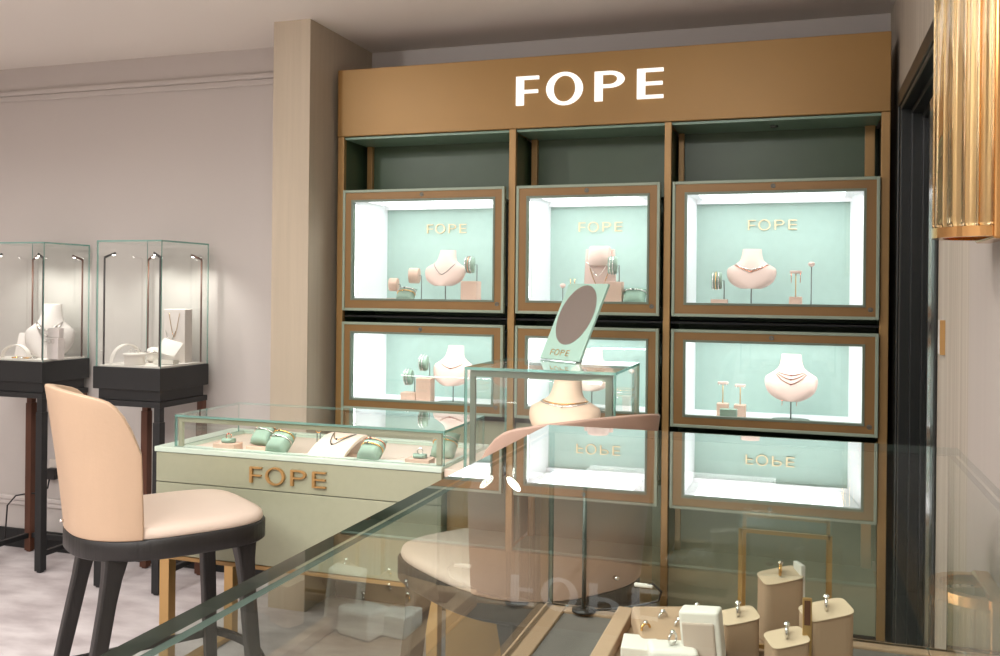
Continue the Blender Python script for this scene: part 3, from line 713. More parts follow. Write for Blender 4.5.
# ================================================================== PLINTH WITH GLASS CUBE
pl = thing('display_plinth', 'bronze plinth with peach top joining the table, under the tall glass cube', 'display plinth', (0, 0, 0))
bm = new(); box(bm, .910, 1.50, -.94, -.46, .02, .790); finish('plinth_body', bm, 'goldrail', pl, bevel=.002)
bm = new(); box(bm, .906, 1.505, -.955, -.45, .792, .818); finish('plinth_top', bm, 'peach', pl, bevel=.002)
bm = new(); box(bm, .94, 1.47, -.91, -.49, 0, .02); finish('toe_kick', bm, 'black', pl)
cb = thing('glass_cube', 'tall clear glass cube with dark sage front frame, holding a cream bust', 'showcase', (0, 0, .818))
CX0, CX1, CY0, CY1, CH = .957, 1.452, -.915, -.475, .327
def pane(parent, *a, mats=('glass', 'edge'), name='glass_pane'):
    bm = new(); box(bm, *a, 0, 1); return finish(name, bm, list(mats), parent)
pane(cb, CX0, CX1, CY0, CY1, CH-.009, CH, name='glass_top')
pane(cb, CX0, CX1, CY0, CY0+.008, 0, CH-.009); pane(cb, CX0, CX1, CY1-.008, CY1, 0, CH-.009)
pane(cb, CX0, CX0+.008, CY0+.008, CY1-.008, 0, CH-.009); pane(cb, CX1-.008, CX1, CY0+.008, CY1-.008, 0, CH-.009)
bm = new(); y = CY0+.010
box(bm, CX0+.016, CX1-.012, y, y+.014, CH-.031, CH-.011); box(bm, CX0+.016, CX0+.034, y, y+.014, 0, CH-.031); box(bm, CX1-.034, CX1-.012, y, y+.014, 0, CH-.031)
finish('front_frame', bm, 'sagedark', cb, bevel=.001)
CBU = (.125, .180, .10)
bust((1.238, -.70, .819), CBU[0], CBU[1], CBU[2], .092, 'cream leather bust inside the glass cube, two bangle necklaces round its neck', mat='creambust')
for i, (tp, dr, mm) in enumerate(((.64, .05, 'goldjewel'), (.62, .07, 'silver'))):
    necklace((1.238, -.70, .819), *CBU, .092, tp, dr, .72, .0024, mm, ['gold collar necklace on the cream bust in the glass cube', 'silver collar necklace with stone on the cream bust in the glass cube'][i], ('silver', .005) if i else None)
# tilted oval mirror on the cube
mr = thing('tabletop_mirror', 'mint green tilted panel with an oval mirror, standing on the glass cube', 'mirror', (1.180, -.545, 1.1455), -.60)
TI = -.47
bm = new(); q = bmesh.new(); rbox(q, -.105, .105, -.005, .005, 0, .304, .002, 2); add(bm, q, 0, Matrix.Translation((0, 0, .003)) @ Matrix.Rotation(TI, 4, 'X')); p = finish('mirror_panel', bm, 'mirrormint', mr)
bm = new(); n = 48
A = [bm.verts.new((.090*math.cos(2*PI*i/n), -.0065, .177+.119*math.sin(2*PI*i/n))) for i in range(n)]; Bv = [bm.verts.new((v.co.x, -.0045, v.co.z)) for v in A]
bm.faces.new(A); bm.faces.new(Bv[::-1])
for i in range(n): bm.faces.new((A[i], Bv[i], Bv[(i+1) % n], A[(i+1) % n]))
finish('oval_mirror', bm, 'mirror', p, rot=(TI, 0, 0), loc=(0, 0, .003))
word(p, 'brass', -.058, .040, .016, .022, -.0065, -.0045, .16, .12, rot=(TI, 0, 0), loc=(0, 0, .003))
bm = new(); bar(bm, (-.06, .082, .17), (-.06, .150, .003), .03, .004); finish('back_strut', bm, 'steel', mr)

# ================================================================== STOOLS
def se(t, a, b, e=.62):
    c, s = math.cos(t), math.sin(t)
    return (a*math.copysign(abs(c)**e, c), b*math.copysign(abs(s)**e, s))
def make_stool(label, loc, rz, lm='leather', sm='seatleather'):
    t = thing('counter_stool', label, 'stool', loc, rz, 'upholstered counter stools')
    a, b = .24, .272
    def plan(th, k=1., grow=0.):
        # square-ish front (+y), rounded back (-y)
        e = .5 if math.sin(th) > 0 else .85
        x, y = se(th, a*k+grow, b*k+grow, e); return x, y
    n = 48
    # frame
    bm = new(); rows = []
    for g, z in ((.0, .622), (.006, .628), (.006, .677), (0, .682), (-.03, .682), (-.03, .622)):
        rows.append([bm.verts.new((*plan(2*PI*j/n, 1, g), z)) for j in range(n)])
    for i in range(len(rows)):
        r0, r1 = rows[i], rows[(i+1) % len(rows)]
        for j in range(n): bm.faces.new((r0[j], r0[(j+1) % n], r1[(j+1) % n], r1[j]))
    finish('seat_frame', bm, 'darkwood', t, smooth=True)
    # seat pad
    bm = new(); rows = []
    for k, z in ((.9, .670), (.985, .675), (1.0, .690), (.985, .703), (.93, .711), (.8, .716), (.55, .719), (.25, .720)):
        rows.append([bm.verts.new((*plan(2*PI*j/n, k), z)) for j in range(n)])
    for r0, r1 in zip(rows, rows[1:]):
        for j in range(n): bm.faces.new((r0[j], r0[(j+1) % n], r1[(j+1) % n], r1[j]))
    bm.faces.new(rows[0][::-1]); bm.faces.new(rows[-1])
    finish('seat_pad', bm, sm, t, smooth=True)
    # wrap-around back shell
    bm = new(); nu, nv = 30, 14; H = .41
    def shell(u, v, off):
        half = (1.20+.10*v)                            # angular half width
        th = -PI/2+u*half
        zt = H*(1.04-.13*abs(u)**2)
        # rounded upper corners
        e = max(0, abs(u)-.62)/.38; zt *= 1-.36*e**3
        z = .680+v*zt
        lean = .055*v**1.2
        ex = .80
        c, s = math.cos(th), math.sin(th)
        x = (a+.004+off+.012*v)*math.copysign(abs(c)**ex, c); y = (b+.004+off)*math.copysign(abs(s)**ex, s)-lean*(.55+.45*max(0, -s))
        return x, y, z
    grid = {}
    prof = [(0.0, 1), (0, -1)]
    T = .036
    O = [[bm.verts.new(shell(-1+2*i/nu, j/nv, 0)) for j in range(nv+1)] for i in range(nu+1)]
    I = [[bm.verts.new(shell((-1+2*i/nu)*.985, min(j/nv, .992), -T*(1-.25*j/nv))) for j in range(nv+1)] for i in range(nu+1)]
    for i in range(nu):
        for j in range(nv):
            bm.faces.new((O[i][j], O[i+1][j], O[i+1][j+1], O[i][j+1])); bm.faces.new((I[i][j], I[i][j+1], I[i+1][j+1], I[i+1][j]))
        bm.faces.new((O[i][nv], O[i+1][nv], I[i+1][nv], I[i][nv])); bm.faces.new((O[i][0], I[i][0], I[i+1][0], O[i+1][0]))
    for j in range(nv):
        bm.faces.new((O[0][j], O[0][j+1], I[0][j+1], I[0][j])); bm.faces.new((O[nu][j], I[nu][j], I[nu][j+1], O[nu][j+1]))
    finish('backrest', bm, lm, t, smooth=True, bevel=.012, seg=3, angle=.9)
    # legs
    for sx, sy in ((-1, 1), (1, 1), (-1, -1), (1, -1)):
        bm = new()
        top = Vector((sx*.166, .190, .64) if sy > 0 else (sx*.150, -.175, .64)); bot = Vector((sx*.215, .232 if sy > 0 else -.295, 0))
        secs = [(0, .066, .070), (.05, .060, .060), (.12, .050, .050), (.22, .045, .044), (.5, .042, .042), (1, .034, .034)]
        prev = None
        for s, w, d in secs:
            c = top.lerp(bot, s); q = [bm.verts.new((c.x+px*w/2, c.y+py*d/2, c.z)) for px, py in ((-1, -1), (1, -1), (1, 1), (-1, 1))]
            if prev:
                for i in range(4): bm.faces.new((prev[i], prev[(i+1) % 4], q[(i+1) % 4], q[i]))
            else: bm.faces.new(q[::-1])
            prev = q
        bm.faces.new(prev)
        finish('leg', bm, 'darkwood', t, bevel=.006, seg=2)
    # footrest: side rails and a bowed front rail
    bm = new(); z = .22; x, y = .209, .242
    for s in (-1, 1): bar(bm, (s*x, -y-.04, z), (s*x, y, z), .018, .026)
    N = 12; pts = [(x*(-1+2*i/N), y+.05*(1-(-1+2*i/N)**2), z) for i in range(N+1)]
    for p0, p1 in zip(pts, pts[1:]): bar(bm, p0, p1, .018, .026)
    finish('footrest', bm, 'darkwood', t, bevel=.003)
    bm = new(); tube(bm, [(.03, -.290, .72), (.03, -.300, .72)], .005, 10); finish('stud', bm, 'silver', t)
    return t
s1 = make_stool('peach leather stool with dark legs in front of the column end of the sage table', (.128, -1.335, 0), math.atan2(.815, .58)-PI/2)
s2 = make_stool('peach stool seen beyond the counter glass, its back cut across by the counter edge', (1.305, -1.40, 0), math.atan2(.60, -.80)-PI/2, 'leathershade')
s2.scale = (1.10, 1.10, 1.0)

# ================================================================== PEDESTAL CASES by the left wall
def pedestal(x0, x1, label, y0=-.245, y1=.105):
    c = (x0+x1)/2; w = (x1-x0)/2
    t = thing('pedestal_showcase', label, 'showcase', (c, 0, 0), 0, 'glass pedestal showcases against the left wall')
    bm = new(); box(bm, -w-.012, w+.003, y0-.004, y1+.004, .922, 1.024); finish('drawer_box', bm, 'darkmetal', t, bevel=.003)
    bm = new(); box(bm, -w+.004, w-.012, y0+.016, y1-.016, .872, .922); finish('inset_box', bm, 'darkmetal', t, bevel=.002)
    bm = new(); box(bm, -w, w, y0, y1, .846, .872); finish('stand_top', bm, 'darkmetal', t, bevel=.002)
    bm = new(); box(bm, -w+.012, w-.012, y0+.012, y1-.012, 1.024, 1.032); finish('white_tray', bm, 'cream', t)
    for sx, yy in ((-1, y0), (1, y0), (-1, y1), (1, y1)):
        m = 'darkmetal' if yy == y0 or sx < 0 else 'walnut'
        if yy == y1: m = 'walnut'
        xx = sx*(w-.019); yc = yy+.019 if yy == y0 else yy-.019
        bm = new(); box(bm, xx-.016, xx+.016, yc-.016, yc+.016, .78, .846); box(bm, xx-.019, xx+.019, yc-.019, yc+.019, .008, .78); box(bm, xx-.012, xx+.012, yc-.012, yc+.012, 0, .008)
        finish('leg', bm, m, t, bevel=.002)
    bm = new(); z0, z1 = .075, .10
    for sx in (-1, 1): box(bm, sx*(w-.019)-.011, sx*(w-.019)+.011, y0+.038, y1-.038, z0, z1)
    box(bm, -w+.038, w-.038, y1-.03, y1-.008, z0, z1); finish('stretcher', bm, 'darkmetal', t, bevel=.002)
    e = .006; z0, z1 = 1.024, 1.606
    pane(t, -w, w, y0, y1, z1-.007, z1, name='glass_top')
    for a in ((-w, w, y0, y0+e), (-w, w, y1-e, y1), (-w, -w+e, y0+e, y1-e), (w-e, w, y0+e, y1-e)): pane(t, *a, z0, z1-.007)
    # four angled reading lamps on slim poles
    for sx, sy in ((-1, 0), (1, 0), (-1, 1), (1, 1)):
        xx = sx*(w-.024); yc = y0+.024 if sy == 0 else y1-.024
        d = Vector((-sx, .35 if sy == 0 else -.35, .45)).normalized()
        bm = new(); tube(bm, [(xx, yc, 1.032), (xx, yc, 1.528)], .0045, 8); q = Vector((xx, yc, 1.528)); tube(bm, [q, q+d*.055], .0055, 8)
        po = finish('lamp_pole', bm, 'plastic' if sy == 0 else 'walnut', t)
        bm = new(); hd_ = q+d*.045-Vector((0, 0, .005)); lathe(bm, [(.004, -.004), (.007, -.003), (.007, .0), (.003, .001)], n=12)
        finish('lamp_lens', bm, 'lampwhite', po, loc=hd_)
    return t
pedestal(-1.865, -1.495, 'glass pedestal showcase cut by the picture edge, with a grey bust inside', -.165, .14)
pedestal(-1.108, -.750, 'glass pedestal showcase nearer the column, with a tall white card box inside')
PT = 1.0325
# first pedestal
bust((-1.640, .030, PT), .120, .268, .095, .0, 'pale grey bust wearing a wide silver necklace in the pedestal showcase at the picture edge', mat='greybust', rz=.5)
for i in range(3):
    necklace((-1.640, .030, PT), .120, .268, .095, .0, .66-.01*i, .14+.09*i, .5, .0032, 'silver', ['top strand of silver necklace on grey bust', 'middle strand of silver necklace on grey bust', 'bottom strand of silver necklace with drop on grey bust'][i], ('silver', .006), rz=.5)
bm = new(); rbox(bm, -.034, .034, -.022, .022, 0, .105, .003); tag(finish('display_column', bm, 'greybust', None, loc=(-1.492, -.085, PT)), 'small grey linen column in front of the grey bust', 'display block', 'small display blocks')
bm = new(); rbox(bm, -.034, .034, -.016, .016, 0, .05, .003); tag(finish('display_column', bm, 'greybust', None, loc=(-1.492, -.085, PT+.1055)), 'upper grey linen block stacked on the column by the grey bust', 'display block', 'small display blocks')
earrings((-1.492, -.108, PT+.100), .02, .02, 'silver', 'silver drop earrings hanging on grey linen column by the bust')
bm = new(); q = bmesh.new(); rbox(q, -.038, .038, -.004, .004, 0, .125, .002); add(bm, q, 0, Matrix.Rotation(-.35, 4, 'X')); tag(finish('earring_card', bm, 'greybust', None, loc=(-1.735, -.055, PT+.003), rot=(0, 0, .25)), 'leaning pale card with earrings behind the white arch', 'earring card')
def arch(loc, R, H, label, rz=0.):
    bm = new(); N = 24; y = .012
    pts = [(R*math.cos(PI*i/N), H*math.sin(PI*i/N)+.004) for i in range(N+1)]
    A = [[bm.verts.new((x, s*y, z+d)) for s in (-1, 1)] for d in (0, -.006) for x, z in pts]
    n = N+1
    for i in range(N):
        o0, o1, i0, i1 = A[i], A[i+1], A[n+i], A[n+i+1]
        bm.faces.new((o0[0], o1[0], o1[1], o0[1])); bm.faces.new((i0[0], i0[1], i1[1], i1[0])); bm.faces.new((o0[0], i0[0], i1[0], o1[0])); bm.faces.new((o0[1], o1[1], i1[1], i0[1]))
    for q in (0, N): bm.faces.new((A[q][0], A[q][1], A[n+q][1], A[n+q][0]))
    return tag(finish('display_arch', bm, 'cream', None, loc=loc, rot=(0, 0, rz)), label, 'jewellery stand', 'white display arches')
arch((-1.72, -.105, PT+.002), .085, .062, 'thin white arch in the pedestal showcase at the picture edge')
arch((-1.030, -.130, PT+.002), .085, .085, 'thin white arch behind the round white pot, pedestal showcase nearer the column', 1.35)
for i in range(4):
    bangle((-1.70+.036*i, -.125, PT+.005+.0*i), .017, .003, 'z', 'goldjewel' if i % 2 == 0 else 'silver', ['gold bracelet lying first in the row below the white arch', 'silver bracelet lying second in the row below the white arch', 'gold bracelet lying third in the row below the white arch', 'silver bracelet lying nearest the grey column below the white arch'][i])
# second pedestal
bm = new(); lathe(bm, [(.044, 0), (.046, .004), (.046, .042), (.053, .044), (.054, .050), (.050, .053), (.02, .054)], n=36); tag(finish('display_pot', bm, 'cream', None, loc=(-.945, -.178, PT)), 'round white pot with rings on its lid, pedestal showcase nearer the column', 'display pot')
for i in range(3):
    finger_ring((-.970+.024*i, -.178, PT+.0545), .008, 'silver', ['silver ring on pot lid, farthest from the tilted card', 'silver ring on pot lid, between two others', 'silver ring on pot lid, nearest the tilted card'][i], .3*i)
t = thing('bracelet_holder', 'white rounded holder with chunky silver chain beside the round pot', 'jewellery stand', (-.955, -.035, PT), .4)
bm = new(); q = bmesh.new(); lathe(q, [(.018, 0), (.030, .006), (.032, .04), (.026, .065), (.01, .072)], n=20, sx=1.1, sy=.8); add(bm, q, 0); finish('holder_body', bm, 'cream', t, smooth=True)
bm = new(); ring(bm, (-.005, 0, .048), .036, .006, 'z', 14, 6, sy=.85); finish('chain', bm, 'silver', t)
bm = new(); rbox(bm, -.06, .06, -.028, .028, 0, .255, .002); tag(finish('necklace_stand', bm, 'greybust', None, loc=(-.870, .035, PT)), 'tall pale grey card box hung with fine necklaces by the column', 'necklace display')
flat_chain((-.870, .006, PT), .235, .12, .03, 'goldjewel', 'fine gold chain on the tall pale card box', -.001, .0012)
flat_chain((-.890, .006, PT), .15, .10, .028, 'silver', 'short silver chain on the tall pale card box', -.001, .0025)
t = thing('acrylic_box', 'clear acrylic box with a leaning white card on it', 'display box', (-.832, -.100, PT), .15)
bm = new(); box(bm, -.052, .052, -.03, .03, .0, .045); finish('box_body', bm, 'acryl', t)
bm = new(); box(bm, -.049, .049, -.027, .027, .002, .020); finish('white_insert', bm, 'cream', t)
bm = new(); q = bmesh.new(); box(q, -.05, .05, -.0015, .0015, 0, .085); add(bm, q, 0, Matrix.Translation((-.004, -.01, .047)) @ Matrix.Rotation(.25, 4, 'Y') @ Matrix.Rotation(-.75, 4, 'X')); tag(finish('price_card', bm, 'cream', None, loc=(-.832, -.100, PT), rot=(0, 0, .15)), 'white card leaning on the clear acrylic box', 'card')
# plug and socket on the wall
sk = thing('wall_socket', 'ivory wall socket low on the wall between the pedestal showcases', 'socket', (-1.72, YB, .44))
bm = new(); rbox(bm, -.042, .042, -.009, 0, -.042, .042, .003); finish('socket_plate', bm, 'whiteplastic', sk)
bm = new(); rbox(bm, -.03, .024, -.045, -.009, -.058, .0, .006); finish('black_plug', bm, 'plastic', sk)
bm = new(); pts = [(-.01, -.04, -.055), (-.01, -.05, -.10), (-.06, -.055, -.13), (-.13, -.06, -.135), (-.20, -.07, -.15), (-.235, -.09, -.20), (-.24, -.095, -.33), (-.24, -.10, -.40)]
tube(bm, pts, .004, 8); finish('cable', bm, 'plastic', sk)

# ================================================================== GLASS COUNTER in front
KX0, KX1, KY0, KY1, KD, KZ = 1.62, 2.197, -3.42, -2.33, .910, 1.185
ct = thing('glass_counter', 'long glass topped jewellery counter with tan trimmed deck, in front of the camera', 'counter', (0, 0, 0))
bm = new(); box(bm, KX0, KX1, KY0, KY1, KZ-.010, KZ, 0, 1); finish('glass_top', bm, ['topglass', 'edgedark'], ct)
for a in ((KX0+.004, KX0+.012, KY0+.004, KY1-.004), (KX1-.012, KX1-.004, KY0+.004, KY1-.004), (KX0+.012, KX1-.012, KY1-.012, KY1-.004), (KX0+.012, KX1-.012, KY0+.004, KY0+.012)):
    pane(ct, *a, KD, KZ-.010, mats=('glass', 'edgedark'))
bm = new(); box(bm, KX0+.03, KX1-.03, KY0+.03, KY1-.03, .06, KD-.028); finish('base_cabinet', bm, 'tablepanel', ct, bevel=.003)
bm = new(); box(bm, KX0+.05, KX1-.05, KY0+.05, KY1-.05, 0, .06); finish('toe_kick', bm, 'black', ct)
bm = new()
for a in ((KX0, KX0+.035, KY0, KY1), (KX1-.035, KX1, KY0, KY1), (KX0+.035, KX1-.035, KY1-.03, KY1), (KX0+.035, KX1-.035, KY0, KY0+.035)): box(bm, *a, KD-.028, KD)
finish('deck_trim', bm, 'decktrim', ct, bevel=.002)
bm = new(); box(bm, KX0+.035, KX1-.035, KY0+.035, KY1-.03, KD-.024, KD-.004); finish('deck_cloth', bm, 'deck', ct)
KT = KD-.004
# tan tray with raised rim
tr = thing('display_tray', 'tan suede tray with raised rim on the counter deck', 'tray', (1.86, -2.52, KT))
bm = new(); box(bm, -.118, .045, -.20, .145, 0, .008)
for a in ((-.118, -.095, -.20, .145), (.028, .045, -.20, .145), (-.095, .028, .118, .145), (-.095, .028, -.20, -.18)): box(bm, *a, .008, .026)
finish('tray_body', bm, 'traytan', tr, bevel=.002)
bm = new(); q = bmesh.new(); rbox(q, -.052, .052, -.04, .04, 0, .028, .004); add(bm, q, 0, Matrix.Rotation(.25, 4, 'X')); tag(finish('ring_pad', bm, 'traytan', None, loc=(1.835, -2.470, KT+.020), rot=(0, 0, .35)), 'tan sloping pad with four rings in the tray', 'jewellery pad')
RP = [(-.042, -.02, 'goldjewel', 'gold'), (-.014, .005, 'silver', 'silver'), (.004, -.012, 'silver', 'silver'), (.036, .02, 'goldjewel', 'gold')]
for i, (dx, dy, mm, cc) in enumerate(RP):
    x = 1.835+dx*math.cos(.35)-dy*math.sin(.35); y = -2.470+dx*math.sin(.35)+dy*math.cos(.35)
    finger_ring((x, y, KT+.042+.25*dy), .0068, mm, ['gold ring at the outer end of the tan pad', 'silver ring second along the tan pad', 'silver ring third along the tan pad', 'gold ring at the box end of the tan pad'][i], .8)
# white cushion ring box
t = thing('ring_box', 'low cream ring cushion with a looped silver ring at the front of the tray', 'ring box', (1.845, -2.560, KT+.0085), .25)
bm = new(); rbox(bm, -.030, .030, -.022, .022, 0, .040, .006, 3); finish('cushion_box', bm, 'cream', t)
finger_ring((1.845, -2.560, KT+.0495), .007, 'silver', 'silver ring standing on the low cream ring cushion', 1.0)
block((1.800, -2.535, KT+.0085), .045, .05, .030, 'flat cream pad beside the low ring cushion in the tray', mat='cream', name='display_pad', rz=.1)
# open cream ring box standing up
t = thing('ring_box', 'tall open cream ring box with grey velvet lining, leaning beside the rings', 'ring box', (1.885, -2.545, KT+.0085), -.10)
bm = new(); q = bmesh.new(); rbox(q, -.025, .025, -.014, .014, 0, .085, .004, 3); add(bm, q, 0, Matrix.Rotation(-.10, 4, 'Y')); finish('box_shell', bm, 'cream', t)
bm = new(); q = bmesh.new(); rbox(q, -.0215, .0185, -.0165, -.012, .004, .071, .002, 2); add(bm, q, 0, Matrix.Rotation(-.10, 4, 'Y')); finish('velvet_lining', bm, 'greylining', t)
# tan wedge ring blocks
def ring_block(loc, w, d, h, label, rlabel, rz=.55, mat='goldjewel', back=False):
    t = thing('ring_block', label, 'jewellery stand', loc, rz, 'tan ring blocks on the counter deck')
    bm = new(); n = 28; A, Bv = [], []
    # lens-shaped plan with a sloping top
    for i in range(n):
        th = 2*PI*i/n; x, y = se(th, w/2, d/2, .38)
        A.append(bm.verts.new((x, y, 0))); Bv.append(bm.verts.new((x, y, h+.22*y+.16*x)))
    for i in range(n): bm.faces.new((A[i], A[(i+1) % n], Bv[(i+1) % n], Bv[i]))
    bm.faces.new(A[::-1]); bm.faces.new(Bv)
    finish('block_body', bm, 'traytan', t, bevel=.002)
    bm = new(); pts = [se(2*PI*i/n, w/2+.0002, d/2+.0002, .38) for i in range(n)]
    tube(bm, [(x, y, h+.22*y+.16*x) for x, y in pts], .0009, 6, closed=True)
    bm.faces.new([bm.verts.new((x*.99, y*.99, h+.22*y+.16*x+.0006)) for x, y in pts]); finish('pale_top', bm, 'palesuede', t)
    if back:
        bm = new(); rbox(bm, w/2-.004, w/2+.003, -d/2*.7, d/2*.7, h*.5, h+.016, .0015); finish('cream_back', bm, 'cream', t)
    finger_ring((loc[0], loc[1], loc[2]+h+.0005), .0072, mat, rlabel, rz+1.1, 'silver', r=.002, gr=.0042)
    return t
gs = thing('display_stand', 'slim bronze framed stand with clear acrylic top on the counter deck', 'display stand', (1.975, -2.388, KT))
bm = new(); rbox(bm, -.066, .066, -.055, .055, 0, .012, .002); finish('tan_base', bm, 'traytan', gs)
bm = new(); x, y0, y1, h = .057, -.046, .046, .170
for sx in (-1, 1):
    for yy in (y0, y1): box(bm, sx*x-.0025, sx*x+.0025, yy-.0025, yy+.0025, .012, h)
for yy in (y0, y1):
    box(bm, -x, x, yy-.0025, yy+.0025, .012, .017); box(bm, -x, x, yy-.0025, yy+.0025, h-.005, h)
finish('bronze_frame', bm, 'brass', gs)
bm = new(); box(bm, -.060, .060, -.052, .052, h, h+.005, 0, 1); finish('acrylic_top', bm, ['acryl', 'acryl'], gs)
ring_block((1.969, -2.395, KT+.0125), .056, .034, .088, 'tallest tan ring block, standing inside the slim bronze stand', 'gold and silver ring on the tallest tan block', .45, back=True)
ring_block((2.026, -2.500, KT), .060, .036, .094, 'tan ring block in front of the bronze stand, beside the brass tag holder', 'silver ring on the tan block beside brass tag holder', .45, 'silver')
ring_block((1.980, -2.535, KT), .048, .034, .066, 'short tan ring block in front of the brass tag holder', 'silver ring on the short tan block before the brass tag holder', .45, 'silver')
ring_block((1.918, -2.470, KT), .050, .032, .064, 'tan ring block half hidden behind the open cream ring box', 'silver ring on the block behind the open cream ring box', .45, 'silver')
t = thing('tag_holder', 'narrow upright brass tag holder with dark slot between the tan ring blocks', 'tag holder', (2.0035, -2.527, KT), .1)
bm = new(); box(bm, -.0055, .0055, -.002, .002, 0, .115); finish('brass_plate', bm, 'brass', t, bevel=.001)
bm = new(); box(bm, -.0035, .0035, -.0028, -.0018, .082, .112); finish('dark_slot', bm, 'walnut', t)
# bright reading lamp on a pole, near the far pane
lp = thing('pole_lamp', 'small lit lamp on a dark pole near the far pane of the counter', 'lamp', (1.685, -2.353, KD))
bm = new(); tube(bm, [(0, 0, .003), (0, 0, .188)], .0034, 10); finish('pole', bm, 'steel', lp)
bm = new(); lathe(bm, [(.018, 0), (.018, .003), (.008, .005)], n=20); finish('base_disc', bm, 'plastic', lp)
AX = Vector((.78, -1.2, .22)).normalized(); HC = Vector((0, 0, .202))
bm = new(); n = 24; u, v = frame_of(AX); rows = []
for rr, h in ((.006, -.014), (.0125, -.008), (.0125, .016), (.0112, .016), (.0112, -.002), (.002, -.002)):
    rows.append([bm.verts.new(HC+AX*h+(u*math.cos(2*PI*k/n)+v*math.sin(2*PI*k/n))*rr) for k in range(n)])
for a, b in zip(rows, rows[1:]):
    for k in range(n): bm.faces.new((a[k], a[(k+1) % n], b[(k+1) % n], b[k]))
bm.faces.new(rows[0][::-1]); finish('lamp_housing', bm, 'steel', lp, smooth=False)
bm = new(); tube(bm, [HC+AX*.0, HC+AX*.003], .0108, 20); finish('lamp_lens', bm, 'lampwhite', lp)
l2 = thing('arm_lamp', 'white glowing oval lamp head on a short bent arm at the counter edge', 'lamp', (1.634, -2.60, KZ-.012))
bm = new(); tube(bm, [(.0, .01, 0), (.0, .008, -.012), (.004, .004, -.016)], .003, 8); finish('arm', bm, 'chrome', l2)
bm = new(); q = bmesh.new(); bmesh.ops.create_uvsphere(q, u_segments=20, v_segments=12, radius=1); add(bm, q, 0, Matrix.Translation((.016, -.006, -.024)) @ Matrix.Rotation(.75, 4, 'Y') @ Matrix.Diagonal((.012, .005, .0045, 1))); finish('lamp_head', bm, 'lampwhite', l2, smooth=True)
# cable clip
t = thing('cable_loop', 'dark loop of lamp cable with a clip on the counter deck by the far pane', 'cable', (1.775, -2.352, KD))
bm = new(); pts = [(-.075, -.004, .004), (-.03, -.002, .012), (0, 0, .02), (.022, 0, .028), (.026, 0, .042), (.014, 0, .052), (.0, 0, .048)]; tube(bm, pts, .0018, 6); finish('cable', bm, 'plastic', t)
bm = new(); rbox(bm, -.014, .014, -.004, .004, .046, .051, .0015); finish('clip', bm, 'cream', t)

# ================================================================== WALL SCONCE, SWITCH, DOWNLIGHTS
SY, SX = -1.885, 2.300
sn = thing('wall_sconce', 'half round sconce of clear glass rods with gold rings beside the door', 'sconce', (0, 0, 0))
bm = new(); box(bm, SX, XR, SY-.095, SY+.085, 1.49, 2.30); finish('back_plate', bm, 'copper', sn, bevel=.004)
def half_ring(R0, R1, z0, z1):
    bm = new(); n = 28; q = []
    for i in range(n+1):
        a = PI/2+PI*i/n
        q.append([bm.verts.new((SX+r*math.cos(a), SY+r*math.sin(a), z)) for r, z in ((R0, z0), (R1, z0), (R1, z1), (R0, z1))])
    for i in range(n):
        for k in range(4): bm.faces.new((q[i][k], q[i][(k+1) % 4], q[i+1][(k+1) % 4], q[i+1][k]))
    bm.faces.new(q[0]); bm.faces.new(q[-1][::-1]); return bm
finish('lower_ring', half_ring(.066, .084, 1.495, 1.513), 'copper', sn)
finish('upper_ring', half_ring(.066, .084, 2.262, 2.28), 'copper', sn)
for i in range(11):
    a = PI/2+PI*(i+.5)/11
    bm = new(); lathe(bm, [(.0098, 1.513), (.0102, 1.52), (.0102, 2.255), (.0098, 2.262)], (SX+.074*math.cos(a), SY+.074*math.sin(a)), 14); finish('glass_rod', bm, ['rod'], sn, smooth=False)
bm = new(); n = 24; A = [[bm.verts.new((SX+.050*math.cos(PI/2+PI*i/n), SY+.050*math.sin(PI/2+PI*i/n), z)) for i in range(n+1)] for z in (1.513, 2.262)]
for i in range(n): bm.faces.new((A[0][i], A[0][i+1], A[1][i+1], A[1][i]))
finish('gold_reflector', bm, 'champagne', sn, solid=.003)
bm = new(); lathe(bm, [(.010, 2.08), (.012, 2.09), (.012, 2.24), (.010, 2.25)], (SX-.062, SY-.02), 12); finish('lamp_tube', bm, 'warm', sn)
sw = thing('wall_switch', 'narrow ivory wall plate with bronze edge beside the door', 'switch', (XR, -1.185, 1.288))
bm = new(); rbox(bm, -.010, 0, -.022, .022, -.043, .043, .002); finish('plate', bm, 'whiteplastic', sw)
bm = new(); box(bm, -.012, 0, -.027, -.023, -.043, .043); finish('bronze_edge', bm, 'letterbronze', sw)

def spot(name, loc, power, ang=110, blend=.8, col=(1, .985, .965), size=.06, aim=None):
    l = bpy.data.lights.new(name, 'SPOT'); l.energy = power; l.spot_size = math.radians(ang); l.spot_blend = blend; l.color = col; l.shadow_soft_size = size
    o = bpy.data.objects.new(name, l); COL.objects.link(o); o.location = loc
    if aim: o.rotation_euler = (Vector(aim)-Vector(loc)).to_track_quat('-Z', 'Y').to_euler()
    return o
def area(name, loc, aim, sx, sy, power, col=(1, 1, 1)):
    l = bpy.data.lights.new(name, 'AREA'); l.shape = 'RECTANGLE'; l.size = sx; l.size_y = sy; l.energy = power; l.color = col
    o = bpy.data.objects.new(name, l); COL.objects.link(o); o.location = loc
    o.rotation_euler = (Vector(aim)-Vector(loc)).to_track_quat('-Z', 'Y').to_euler(); return o
DL = [(-2.2, -.95), (-1.0, -1.0), (.2, -1.7), (1.3, -1.9), (-2.2, -2.7), (-.8, -3.0), (.6, -3.2), (1.7, -3.3), (-1.6, -4.4), (.4, -4.4), (1.25, -2.7)]  # last entry is an extra lamp added to brighten the right wall
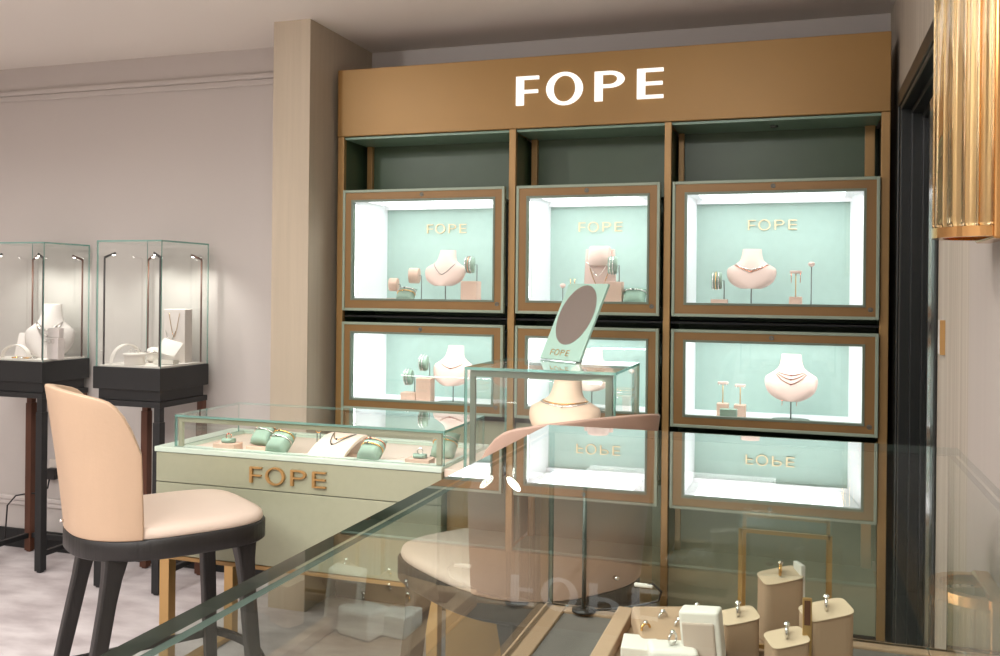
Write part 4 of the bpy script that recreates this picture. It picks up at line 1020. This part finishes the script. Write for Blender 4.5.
for i, (x, y) in enumerate(DL):
    t = thing('ceiling_downlight', 'round recessed ceiling downlight out of the picture', 'ceiling light', (x, y, CZ), 0, 'recessed downlights')
    bm = new(); ring(bm, (0, 0, -.003), .045, .005, 'z', 28, 6); finish('trim_ring', bm, 'whiteplastic', t)
    bm = new(); lathe(bm, [(.040, -.003), (.040, -.001)], n=24); finish('lens', bm, 'downlens', t)
    spot('downlight_or_added_beam', (x, y, CZ-.012), 36, 150, .9)
# broad soft fill: two area lights added at ceiling height over the shop floor
area('added_ceiling_fill', (-.9, -3.3, CZ-.01), (-.9, -3.3, 0), 2.2, 1.4, 62, (1., 1., 1.))
area('added_ceiling_fill', (1.0, -3.9, CZ-.01), (1.0, -3.9, 0), 1.6, 1.2, 40, (1., 1., 1.))
for (a, b, c, d) in BX:
    area('case_light', ((c+d)/2, .03, UZ[3]-.012), ((c+d)/2, .14, UZ[2]), (d-c)*.9, .02, 1.5, (.97, 1, 1))
    area('case_light', ((c+d)/2, .03, LZ[3]-.012), ((c+d)/2, .16, LZ[2]), (d-c)*.9, .02, 1.2, (.97, 1, 1))
for x in (-1.68, -.93):
    for dx in (-.1, .1): spot('showcase_beam', (x+dx, -.04, 1.585), 6, 110, .8, (1, .98, .92), .02, (x+dx*1.2, .10, 1.05))
spot('downlight_or_added_beam', (-.5, -1.9, CZ-.012), 40, 95, .8, aim=(1.25, 0, 1.75))  # added wash without a fixture, lifts the cabinet front
spot('downlight_or_added_beam', (1.55, -2.5, CZ-.012), 40, 95, .8, aim=(1.5, 0, 1.9))  # second added wash, no fixture, from the counter side
area('table_case_light', (.39, -.93, .925), (.39, -.80, .82), .95, .01, .8, (1, .98, .94))
area('cube_light', (1.2, -.885, 1.11), (1.23, -.7, .98), .42, .01, .5, (1, .98, .95))
wd = bpy.data.worlds.new('room_air'); sc.world = wd; wd.use_nodes = True
wd.node_tree.nodes['Background'].inputs[0].default_value = (.9, .9, 1, 1); wd.node_tree.nodes['Background'].inputs[1].default_value = .2

# ================================================================== CAMERA
cam = bpy.data.cameras.new('camera'); co = bpy.data.objects.new('camera', cam); COL.objects.link(co)
yaw, roll = .316586, .010416
co.location = (1.994, -3.719, 1.393)
base = Matrix.Rotation(yaw, 4, 'Z') @ Matrix.Rotation(PI/2, 4, 'X') @ Matrix.Rotation(roll, 4, 'Z')
co.rotation_euler = base.to_euler()
cam.sensor_width = 36; cam.lens = 33.225; cam.shift_x = 0; cam.shift_y = -(328-290.586)/1000
cam.clip_start = .02
sc.camera = co
vs = sc.view_settings; vs.view_transform = 'Standard'; vs.look = 'None'; vs.exposure = .06; vs.gamma = 1; vs.use_curve_mapping = False
cy = sc.cycles; cy.max_bounces = 14; cy.transparent_max_bounces = 40; cy.glossy_bounces = 6; cy.diffuse_bounces = 5; cy.transmission_bounces = 8; cy.sample_clamp_indirect = 6; cy.caustics_reflective = False
